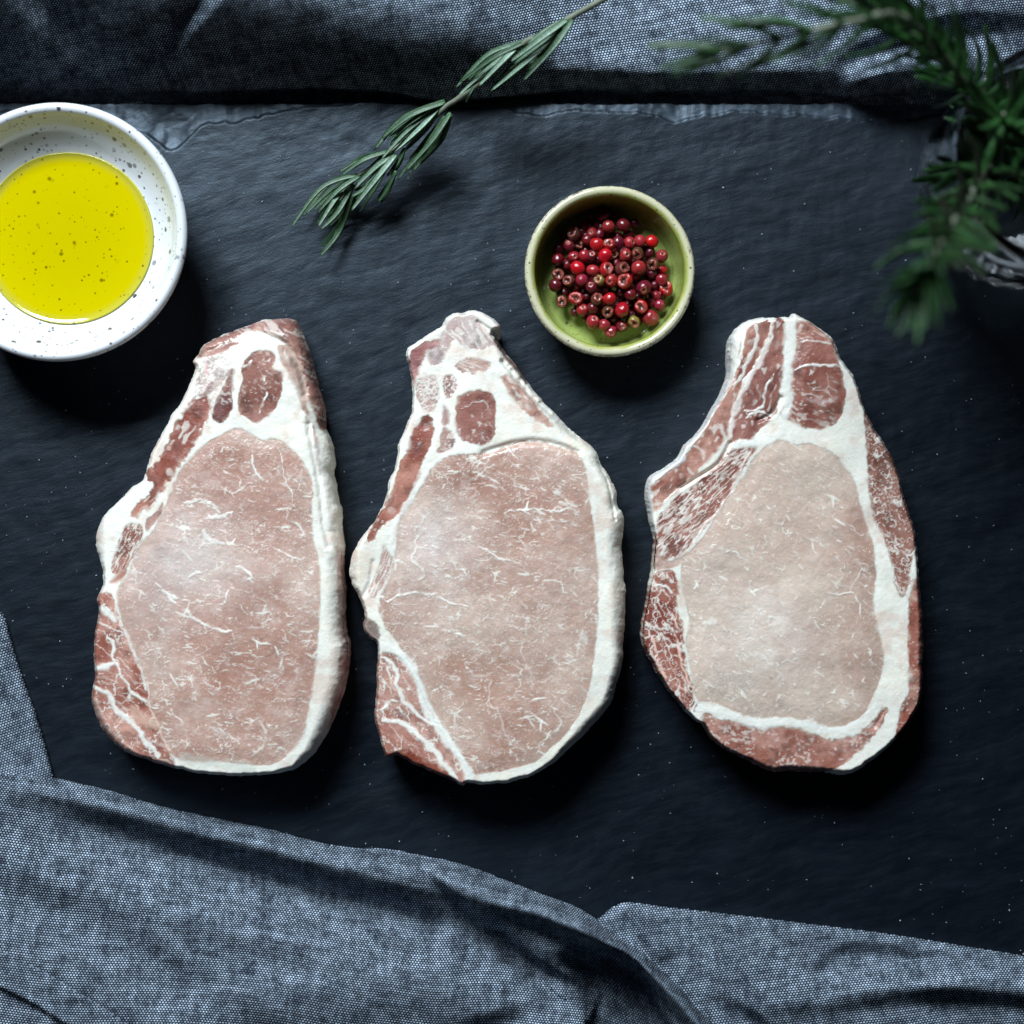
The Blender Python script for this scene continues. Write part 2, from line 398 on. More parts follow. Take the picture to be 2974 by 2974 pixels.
E8 = lambda x, y: (x * .7764, y * .7764 + 2100)
E9 = lambda x, y: (x * .8147 + 1400, y * .8147 + 2100)
near_edge_L = [(-400, 2210)] + [E8(*p) for p in ((0, 180), (100, 190), (200, 205), (400, 250), (600, 310), (800, 355), (1000, 395), (1150, 435), (1300, 465), (1450, 470), (1550, 490), (1700, 520), (1850, 570))] + [E9(*p) for p in ((0, 535), (100, 565), (200, 605), (300, 640), (380, 680), (470, 745), (560, 800), (640, 870), (720, 950), (800, 1040), (880, 1130), (960, 1240), (1100, 1500))]
near_edge_R = [E9(*p) for p in ((330, 760), (380, 720), (425, 690), (455, 663), (500, 641), (540, 640), (650, 655), (800, 672), (1000, 695), (1200, 720), (1400, 745), (1600, 775), (1750, 800), (1932, 830), (2150, 880))]
def near_cloth():
    root = D.objects.new('napkin', None); COL.objects.link(root); root.location = P(1200, 2750, 0)
    tag(root, 'grey blue chambray napkin lying in folds over the near edge of the slate', 'cloth')
    EL = spline(near_edge_L, False, 5); ER = spline(near_edge_R, False, 5)
    # front layer: rolled edge, long valley, plateau; ends in the diagonal roll
    polyL = np.vstack([EL, [(2400, 3500), (-450, 3500), (-450, 2210)]])
    def zL(X, Y):
        d, t, s = seg_dist(X, Y, EL, False)
        roll = np.sqrt(np.clip(1 - (1 - np.clip(d / 62.0, 0, 1)) ** 2, 0, 1))
        h = 0.0235 * roll + 0.003
        # valley behind the roll
        h = h - ridge(X, Y, [E8(-200, 330) + (.0005,), E8(120, 350) + (.005,), E8(400, 420) + (.0125,), E8(700, 510) + (.0165,), E8(1000, 590) + (.0175,), E8(1300, 670) + (.0175,), E8(1600, 750) + (.016,), E8(1850, 850) + (.013,), E9(180, 900) + (.010,)], 98, 190)
        # sharp crease
        h = h - ridge(X, Y, [E8(1540, 515) + (.001,), E8(1620, 600) + (.006,), E8(1720, 690) + (.010,), E8(1850, 785) + (.012,), E9(60, 745) + (.013,), E9(160, 850) + (.015,), E9(250, 905) + (.010,), E9(340, 950) + (.003,), E9(400, 985) + (.0,)], 30, 70)
        # dark hollow under the diagonal roll
        h = h - ridge(X, Y, [E9(180, 890) + (.0,), E9(280, 880) + (.006,), E9(380, 868) + (.024,), E9(480, 895) + (.040,), E9(550, 975) + (.055,), E9(600, 1090) + (.060,), E9(700, 1250) + (.060,)], 70, 240, 0.8)
        h = h + 0.0045 * sstep(0, 420, Y - np.interp(X, [0, 600, 1200, 1600], [2400, 2560, 2720, 2850]))
        h = h + ridge(X, Y, [E8(600, 1150) + (.002,), E8(1100, 1000) + (.004,), E8(1700, 1000) + (.005,), E9(250, 1000) + (.002,), E9(300, 1100) + (.0,)], 110, 150)
        h = h + ridge(X, Y, [E8(1450, 560) + (.001,), E8(1700, 610) + (.006,), E9(60, 640) + (.012,), E9(200, 675) + (.016,), E9(330, 725) + (.020,), E9(450, 775) + (.022,), E9(550, 835) + (.022,), E9(640, 915) + (.020,), E9(730, 1010) + (.018,), E9(840, 1140) + (.018,)], 62, 58)
        h = h - ridge(X, Y, [(-200, 2560, .003), (150, 2640, .005), (420, 2790, .004), (700, 2960, .004), (900, 3200, .003)], 90, 160)
        h = h + ridge(X, Y, [(250, 2500, .001), (600, 2640, .004), (1000, 2740, .004), (1300, 2830, .002)], 90, 120)
        h = h - ridge(X, Y, [E9(-300, 1200) + (.002,), E9(-50, 1120) + (.005,), E9(150, 1060) + (.004,), E9(280, 1045) + (.0,)], 60, 110)
        # hem and lowered layer past it
        hem = spline([(-300, 2690), E8(0, 985), E8(110, 1040), E8(240, 1120), E8(420, 1240), E8(700, 1420)], False, 5)
        dh, _, sh = seg_dist(X, Y, hem, False)
        h = h - 0.0042 * sstep(0, 7, dh * sh) + 0.0006 * np.exp(-(dh / 14.0) ** 2) * (sh < 0)
        st = spline([(-300, 2560), E8(0, 850), E8(140, 920), E8(260, 990), E8(420, 1090), E8(620, 1230)], False, 5)
        ds, ts, _ = seg_dist(X, Y, st, False)
        h = h - 0.0007 * np.exp(-(ds / 7.0) ** 2)
        return (lambda q: 0.0008 + 0.0025 * np.log1p(np.exp(np.clip(q / 0.0025, -20, 20))) * 1.0)(h - 0.003 + crease_noise(X, Y, 7) * sstep(0, 80, d)) * np.clip(0.25 + d / 40.0, 0, 1)
    def build(name, poly, zf, box, ang, seed, parent, off=0.0):
        X, Y, Z, V = grid_sheet(*box, 6, zf)
        k = sdf_big(X, Y, poly)
        # pull border vertices onto the outline
        gy, gx = np.gradient(k, 6.0); gl = np.hypot(gx, gy) + 1e-6
        o_ = (k < 0) & (k > -9)
        X = np.where(o_, X - gx / gl * k, X); Y = np.where(o_, Y - gy / gl * k, Y)
        Z = np.where(o_, zf(X, Y), Z); kk = (H - Z) / H
        V = np.stack([(X - 1487) * S * kk, (1487 - Y) * S * kk, Z], -1)
        inF = k > -9
        m = inF[:-1, :-1] & inF[1:, :-1] & inF[:-1, 1:] & inF[1:, 1:]
        uv = arc_uv(X, Y, Z, ang, seed=seed).reshape(-1, 2)
        F = grid_faces(*X.shape, mask=m)
        Vf = V.reshape(-1, 3)
        used, F2 = compact(Vf, F)
        return link(name, mesh_np(name, Vf[used], F2, uv=uv[used]), M_cloth, parent)
    def sdf_big(X, Y, poly):
        d, _, _ = seg_dist(X, Y, poly); return np.where(inside(X, Y, poly), d, -d)
    def finish(o):
        o.location = o.location - root.location
    a = build('front_layer', polyL, zL, (-440, 2420, 2170, 3480), -0.12, 3, root)
    polyR = np.vstack([ER, [(3300, 3500), (2330, 3500), E9(900, 1260), E9(730, 1050), E9(640, 940), E9(560, 862), E9(450, 805), E9(360, 775)]])
    def zR(X, Y):
        d, t, s = seg_dist(X, Y, ER, False)
        roll = np.sqrt(np.clip(1 - (1 - np.clip(d / 30.0, 0, 1)) ** 2, 0, 1))
        h = 0.0068 * roll + 0.003 * sstep(0, 200, d)
        h = h + ridge(X, Y, [E9(500, 650) + (.002,), E9(560, 720) + (.004,), E9(640, 820) + (.003,)], 40, 40) * 0.8
        h = h - ridge(X, Y, [E9(1180, 960) + (.001,), E9(1260, 850) + (.0042,), E9(1400, 830) + (.0040,), E9(1600, 870) + (.003,), E9(1850, 900) + (.001,)], 50, 90)
        h = h + ridge(X, Y, [E9(900, 1010) + (.001,), E9(1200, 985) + (.0045,), E9(1450, 945) + (.006,), E9(1650, 930) + (.0125,), E9(1800, 940) + (.011,), E9(2050, 960) + (.008,)], 90, 62)
        h = h - ridge(X, Y, [E9(860, 1000) + (.002,), E9(950, 1060) + (.006,), E9(1050, 1150) + (.006,)], 40, 70)
        return h + crease_noise(X, Y, 17) * sstep(0, 60, d) + 0.0005
    b = build('side_layer', polyR, zR, (1480, 3280, 2580, 3480), 0.10, 23, root)
    # lower layer showing at the left, under the roll
    edge = spline([(-120, 1640), (0, 1770), (30, 1850), (60, 1950), (100, 2060), (130, 2160), (155, 2255), (175, 2330), (190, 2450)], False, 5)
    polyB = np.vstack([edge, [(190, 2700), (-450, 2700), (-450, 1640)]])
    def zB(X, Y):
        d, _, _ = seg_dist(X, Y, edge, False)
        roll = np.sqrt(np.clip(1 - (1 - np.clip(d / 20.0, 0, 1)) ** 2, 0, 1))
        return 0.0042 * roll + 0.001 * sstep(0, 150, d) - ridge(X, Y, [(-60, 2130, .002), (30, 2200, .0022), (120, 2290, .001)], 45, 45) + 0.4 * crease_noise(X, Y, 30) + 0.0006 - 0.003 * sstep(2290, 2400, Y)
    c = build('under_layer', polyB, zB, (-440, 200, 1600, 2560), 0.35, 33, root)
    # darker underside strip past the hem is part of the front sheet; stitches along the hem
    st = spline([E8(0, 850), E8(140, 920), E8(260, 990), E8(420, 1090), E8(560, 1190)], False, 60)
    V = []; F = []
    L = 0; nxt = 0
    for i in range(len(st) - 1):
        L += np.hypot(*(st[i + 1] - st[i]))
        if L > nxt:
            nxt = L + 24
            x, y = st[i]; dx, dy = st[i + 1] - st[i]; q = math.hypot(dx, dy); dx /= q; dy /= q
            z = float(zL(np.array([x]), np.array([y]))[0])
            n0 = len(V)
            for a_ in np.linspace(-1, 1, 5):
                for b_, hz in ((-1, 0), (0, 1), (1, 0)):
                    V.append(P(x + dx * 7.5 * a_ - dy * 2.0 * b_, y + dy * 7.5 * a_ + dx * 2.0 * b_, z + 0.0002 + 0.00035 * hz * (1 - 0.7 * a_ * a_)))
            for q_ in range(4):
                for w in range(2): F.append([n0 + q_ * 3 + w, n0 + q_ * 3 + w + 1, n0 + q_ * 3 + w + 4, n0 + q_ * 3 + w + 3])
    s = link('stitching', mesh_np('stitching', V, F), plain('thread', (0.16, 0.20, 0.26), 0.8), root)
    for q in (a, b, c, s): finish(q)
near_cloth()

# ------------------------------------------------------------------ pork chops
FAT = lin(228, 227, 219)
def marble(X, Y, cw, ch, ang, wid, seed, keep=0.45, warp=14.0):
    """branching seams: zero contours of warped noise, swelling and fading along their length"""
    c, s = math.cos(ang), math.sin(ang)
    wx = warp * fbm(X, Y, 42, 4, seed + 1); wy = warp * fbm(X, Y, 42, 4, seed + 2)
    u = ((X + wx) * c + (Y + wy) * s); v = (-(X + wx) * s + (Y + wy) * c)
    out = 0
    for q, (k, th) in enumerate(((1.0, 0), (0.62, 0.55))):
        n = fbm(u / cw * 20 + v * th * .3, v / ch * 20, 17 * k, 3, seed + 40 + q, .45)
        w = wid * (0.35 + 1.5 * np.clip(0.5 + 0.9 * fbm(X, Y, 26, 3, seed + 4 + q), 0, 1)) * (1.0 if q == 0 else .6)
        line = sstep(w, w * 0.15, np.abs(n))
        m = sstep(-0.12, 0.30, fbm(X, Y, 44, 3, seed + 5 + q * 9) + (keep - 0.5) * 1.5)
        out = np.maximum(out, line * m * (1 if q == 0 else .7))
    return out
def dashes(X, Y, L, Wd, ang, seed, th=0.62):
    c, s = math.cos(ang), math.sin(ang)
    wx = 9 * fbm(X, Y, 40, 2, seed + 1); wy = 9 * fbm(X, Y, 40, 2, seed + 2)
    u = ((X + wx) * c + (Y + wy) * s) / L; v = (-(X + wx) * s + (Y + wy) * c) / Wd
    return sstep(th, th + 0.16, vnoise(u, v, seed)) * sstep(-0.3, 0.35, fbm(X, Y, 60, 2, seed + 9))

def flecks(X, Y, cw, ch, ang, L, Wd, seed, prob=0.6, spread=0.35, star=0.25):
    """short tapering streaks of fat, some meeting in little stars"""
    wx = 5 * fbm(X, Y, 30, 3, seed + 1); wy = 5 * fbm(X, Y, 30, 3, seed + 2)
    x = X + wx; y = Y + wy; gx = np.floor(x / cw); gy = np.floor(y / ch); out = np.zeros(X.shape)
    for dx in (-1, 0, 1):
        for dy in (-1, 0, 1):
            cx = gx + dx; cy = gy + dy
            px = (cx + 0.5 + 0.8 * (hsh(cx, cy, seed) - .5)) * cw; py = (cy + 0.5 + 0.8 * (hsh(cx, cy, seed + 3) - .5)) * ch
            on = hsh(cx, cy, seed + 5) < prob; br = 0.35 + 0.65 * hsh(cx, cy, seed + 6)
            a = ang + spread * 2 * (hsh(cx, cy, seed + 7) - .5); sc = 0.45 + 0.9 * hsh(cx, cy, seed + 8) ** 1.6
            f = np.zeros(X.shape)
            for q, (da, ls) in enumerate(((0, 1), (1.1, .75), (-1.25, .6))):
                act = np.ones(X.shape) if q == 0 else (hsh(cx, cy, seed + 20 + q) < star) * 1.0
                c, s = np.cos(a + da), np.sin(a + da)
                u = ((x - px) * c + (y - py) * s); v = (-(x - px) * s + (y - py) * c)
                u = np.where(q == 0, u, u - L * sc * ls * .5)
                f = f + act * np.exp(-(np.abs(v) / (Wd * (0.6 + .6 * sc))) ** 1.6 - (np.abs(u) / (L * sc * ls * .62)) ** 2.4)
            out = np.maximum(out, np.where(on, br * sstep(0.30, 0.85, f), 0))
    return out
def chop(name, label, spec):
    k = spec['k']; ox, oy = spec['o']
    cv = lambda pts: np.array([(p[0] * k + ox, p[1] * k + oy) for p in pts], float)
    sil = spline(cv(spec['sil']), True, 4)
    x0, x1 = sil[:, 0].min() - 6, sil[:, 0].max() + 6; y0, y1 = sil[:, 1].min() - 6, sil[:, 1].max() + 6
    st = 2.6
    xs = np.arange(x0, x1, st); ys = np.arange(y0, y1, st); X, Y = np.meshgrid(xs, ys)
    seed = spec['seed']
    Xw = X + 3.8 * fbm(X, Y, 28, 4, seed + 90, .5); Yw = Y + 3.8 * fbm(X, Y, 24, 4, seed + 91, .55)
    d, _, _ = seg_dist(Xw, Yw, sil); ins = inside(Xw, Yw, sil); sd = np.where(ins, d, -d)
    gy_, gx_ = np.gradient(sd, st); gl_ = np.hypot(gx_, gy_) + 1e-6
    out_ = (sd < 0) & (sd > -3.9)
    X = np.where(out_, X - gx_ / gl_ * sd / np.maximum(gl_, .6), X); Y = np.where(out_, Y - gy_ / gl_ * sd / np.maximum(gl_, .6), Y)
    okv = sd > -3.9; sd = np.maximum(sd, -3.9)
    # width of the rounded side, varies round the outline
    wfield = np.full(X.shape, float(spec.get('w0', 9)))
    for (px, py, r, w) in spec['wide']:
        px = px * k + ox; py = py * k + oy; r *= k
        wfield = wfield + (w - spec.get('w0', 9)) * np.exp(-(((X - px) ** 2 + (Y - py) ** 2) / r ** 2))
    t = np.clip(sd / wfield, 0, 1)
    T = spec['T'] + 0.0011 * fbm(X, Y, 260, 2, seed + 3)
    for (px, py, r, dz) in spec.get('bumps', []):
        px = px * k + ox; py = py * k + oy; r *= k
        T = T + dz * np.exp(-(((X - px) ** 2 + (Y - py) ** 2) / r ** 2))
    Z = T * (0.60 + 0.40 * np.sqrt(np.clip(1 - (1 - t) ** 2, 0, 1)))
    # base colour: fat, a little cream and translucent in places
    n1 = fbm(X, Y, 60, 4, seed + 6)
    fat = FAT[None, None, :] * (1 - 0.10 * np.clip(n1, 0, 1))[..., None] * np.array([1, 0.985, 0.955]) ** (0.6 + 2.0 * np.clip(fbm(X, Y, 90, 3, seed + 8), 0, 1))[..., None]
    col = fat.copy(); fatness = np.ones(X.shape)
    lab = np.zeros(X.shape, int); names = ['fat_layer']
    streak = fbm(X * 0.5 + Y * 0.15, Y, 9, 3, seed + 12)
    # grey-pink translucent blush in the fat
    bl = sstep(0.0, 0.55, fbm(X, Y, 46, 4, seed + 70))[..., None] * 0.42
    col = col * (1 - bl) + lin(206, 172, 154) * bl
    for ri, R in enumerate(spec['regions']):
        poly = spline(cv(R['p']), True, 4)
        a = R.get('rag', 3.5)
        Xr = X + a * fbm(X, Y, 16, 3, seed + ri * 7 + 200) * 1.3; Yr = Y + a * fbm(X, Y, 16, 3, seed + ri * 7 + 201) * 1.3
        s_ = sdf(Xr, Yr, poly)
        soft = R.get('soft', 3.4) * (0.55 + 2.6 * np.clip(fbm(X, Y, 48, 3, seed + ri + 140) + .12, 0, 1))
        m = sstep(-soft, soft, s_)
        n = fbm(X, Y, R.get('ns', 55), 4, seed + ri * 13 + 300)
        tt = sstep(-0.55, 0.55, n + R.get('gx', 0) * (X - poly[:, 0].mean()) / 200 + R.get('gy', 0) * (Y - poly[:, 1].mean()) / 200)
        c = lin(*R['c'][0]) * (1 - tt[..., None]) + lin(*R['c'][1]) * tt[..., None]
        for (px, py, r_, tc, ta) in R.get('tint', []):  # pale tints: wet sheen put into the loin colour; brown ones: flesh tone
            g_ = ta * np.exp(-(((X - px * k - ox) ** 2 + (Y - py * k - oy) ** 2) / (r_ * k) ** 2)) * (0.75 + 0.5 * fbm(X, Y, 60, 3, seed + ri + 55))
            g_ = np.clip(g_, 0, 1)[..., None]; c = c * (1 - g_) + lin(*tc) * g_
        if 'tint' not in R and R['n'] != 'bone': g0 = c.mean(-1, keepdims=True); c = (c * 0.88 + g0 * 0.12) * R.get('dk', 0.90)
        if 'tint' not in R: c = c * (1 - 0.36 * sstep(0.05, 0.5, fbm(X, Y, 34, 4, seed + ri + 66)))[..., None]
        else: c = c * (1 - 0.10 * sstep(0.05, 0.5, fbm(X * .6, Y, 40, 4, seed + ri + 66)))[..., None]
        c = c * (1 + 0.08 * streak[..., None] + 0.05 * fbm(X, Y, 5, 2, seed + ri)[..., None])
        f = np.zeros(X.shape)
        haze = sstep(0.05, .65, fbm(X, Y, 30, 3, seed + ri + 99))[..., None] * 0.22 * ('tint' in R)
        c = c * (1 - haze) + lin(222, 210, 202) * haze
        for mb in R.get('marble', []): f = np.maximum(f, marble(X, Y, *mb[:5], mb[5] + ri * 17, *(mb[6:7] or (0.45,))) * (mb[7] if len(mb) > 7 else 0.85))
        for fb in R.get('fleck', []): f = np.maximum(f, flecks(X, Y, *fb[:5], fb[6] + ri * 3, *fb[7:10]) * fb[10] * (0.45 + 0.75 * sstep(-.5, .3, fbm(X, Y, 90, 2, seed + 77))))
        for db in R.get('dash', []): f = np.maximum(f, dashes(X, Y, *db[:3], db[3] + ri * 5, db[4]) * (db[5] if len(db) > 5 else 0.6))
        c = c * (1 - f[..., None]) + FAT * np.array([1, .975, .955]) * f[..., None]
        fr = np.exp(-((s_ - 3) / 6.0) ** 2) * 0.35 * sstep(-.3, .4, fbm(X, Y, 30, 2, seed + ri + 88))
        c = c * (1 - fr[..., None]) + lin(200, 168, 148) * fr[..., None]
        rim = np.exp(-(s_ / 4.5) ** 2) * R.get('rim', 0.0)
        c = c * (1 - rim[..., None]) + FAT * rim[..., None]
        col = col * (1 - m[..., None]) + c * m[..., None]
        fatness = fatness * (1 - m) + f * m
        names.append(R['n']); lab[s_ > 0] = len(names) - 1
        Z = Z + m * (-R.get('sink', 0.00006)) + R.get('bulge', 0.0) * np.clip(s_ / 45.0, 0, 1)
    for V_ in spec['veins']:
        pts = cv([(q[0], q[1]) for q in V_['p']]); w = V_['w'] * k * 0.5
        Xr = X + 9 * fbm(X, Y, 28, 3, seed + 400); Yr = Y + 9 * fbm(X, Y, 28, 3, seed + 401)
        pl = spline(pts, False, 4)
        b = (X > pl[:, 0].min() - 40) & (X < pl[:, 0].max() + 40) & (Y > pl[:, 1].min() - 40) & (Y < pl[:, 1].max() + 40)
        if not b.any(): continue
        dd, tt, _ = seg_dist(Xr[b], Yr[b], pl, False)
        tp = np.clip(np.sin(np.pi * np.clip(tt / (len(pl) - 1), 0.02, 0.98)), 0, 1) ** 0.5
        if V_['w'] > 13: tp = tp ** 0.3
        wv = w * (0.45 + 1.1 * (0.5 + 0.5 * fbm(X[b], Y[b], 22, 3, seed + 410))) * (0.25 + 0.75 * tp) * 1.15
        mm = sstep(1.7, 0.4, dd / wv) * V_.get('a', 0.95) * (sstep(-0.75, 0.1, fbm(X[b], Y[b], 18, 2, seed + 420)) if V_['w'] < 12 else 1)
        vc = lin(*V_['c']) if 'c' in V_ else FAT
        col[b] = col[b] * (1 - mm[:, None]) + vc * mm[:, None]
        fatness[b] = np.maximum(fatness[b], mm)
        zz = Z[b]; Z[b] = zz + V_.get('h', 0.00009) * mm
    # relief
    Z = Z + 0.00010 * fatness + 0.00005 * fbm(X, Y, 14, 3, seed + 60) + 0.00040 * fbm(X, Y, 110, 3, seed + 62) + 0.00003 * fbm(X, Y, 6, 2, seed + 61)
    Z = np.where(sd > -st * 1.5, Z, Z)
    for (pts, w, dz) in spec.get('grooves', []):
        pl = spline(cv(pts), False, 4); dd, _, _ = seg_dist(X + 3 * fbm(X, Y, 20, 2, seed), Y, pl, False)
        Z = Z - dz * np.exp(-(dd / (w * k)) ** 2)
    Z = np.maximum(Z, 0.004)
    kk = (H - Z) / H
    V = np.stack([(X - 1487) * S * kk, (1487 - Y) * S * kk, Z], -1)
    # normals of the continuous surface
    gx = np.gradient(V, axis=1); gy = np.gradient(V, axis=0)
    N = np.cross(gx, -gy); N = np.cross(gx, gy); N = np.where(N[..., 2:3] < 0, -N, N)
    N = N / np.linalg.norm(N, axis=-1, keepdims=True)
    ok = okv
    mask = ok[:-1, :-1] & ok[1:, :-1] & ok[:-1, 1:] & ok[1:, 1:]
    fl = lab[:-1, :-1]
    root = D.objects.new(name, None); COL.objects.link(root); root.location = (V[..., 0].mean(), V[..., 1].mean(), 0)
    tag(root, label, 'pork chop', 'raw pork chops in a row on the slate')
    Vf = V.reshape(-1, 3); Nf = N.reshape(-1, 3); Cf = col.reshape(-1, 3)
    allF = grid_faces(*X.shape, mask=mask)
    # skirt round the outline down to the board
    e = np.vstack([allF[:, [0, 1]], allF[:, [1, 2]], allF[:, [2, 3]], allF[:, [3, 0]]])
    key = e[:, 0].astype(np.int64) * len(Vf) + e[:, 1]; rev = e[:, 1].astype(np.int64) * len(Vf) + e[:, 0]
    be = e[~np.isin(key, rev)]
    for li, nm in enumerate(names):
        m2 = mask & (fl == li)
        F = grid_faces(*X.shape, mask=m2)
        if len(F) == 0: continue
        used, F2 = compact(Vf, F)
        Vp = Vf[used]; Np = Nf[used]; Cp = Cf[used]
        if li == 0:
            bu, bi = np.unique(be, return_inverse=True); bi = bi.reshape(be.shape)
            cen = Vf[allF.ravel()].mean(0)
            rings = []; nb = len(bu); n0 = len(Vp)
            for fr, ins_ in ((1.0, 1.0), (0.66, 1.006), (0.33, 1.0), (0.0, 0.975)):
                r_ = Vf[bu].copy(); r_[:, 2] *= fr; r_[:, :2] = cen[:2] + (r_[:, :2] - cen[:2]) * ins_
                if fr == 0.0: r_[:, 2] = 0.0003
                rings.append(r_)
            Vp = np.vstack([Vp] + rings); out = Vf[bu] - cen; out[:, 2] = 0; out /= np.linalg.norm(out, axis=1, keepdims=True)
            side = Cf[bu] * np.array([.92, .90, .88])
            Np = np.vstack([Np] + [out] * 4); Cp = np.vstack([Cp] + [Cf[bu]] + [side] * 3)
            for q in range(3):
                a0 = n0 + q * nb; b0 = a0 + nb
                F2 = np.vstack([F2, np.stack([bi[:, 1] + a0, bi[:, 0] + a0, bi[:, 0] + b0, bi[:, 1] + b0], -1)])
        Vp = Vp - np.array(root.location)
        me = mesh_np(nm, Vp, F2, Cp, normals=None if li == 0 else Np)
        o = link(nm, me, M_fat if li == 0 else M_meat, root)
    return root

PINK = [(176, 140, 126), (198, 173, 160)]
BRN = [(140, 86, 72), (180, 126, 110)]
RED = [(146, 76, 60), (188, 126, 108)]
PALE = [(196, 158, 146), (214, 188, 176)]
eye_marb = lambda s: [(90, 34, 0.2, 0.032, s, 0.62, .9), (44, 16, 0.15, 0.04, s + 31, 0.44, .55)]
eye_fleck = lambda s: [(46, 22, 0.22, 20, 2.0, s, s, .45, .40, .04, .95), (22, 12, 0.25, 9, 1.5, s, s + 30, .35, .4, .05, .6), (86, 50, 0.30, 40, 3.0, s, s + 60, .5, .7, .22, .95)]
eye_dash = lambda s: [(13, 3.4, 0.25, s, 0.80, .25)]

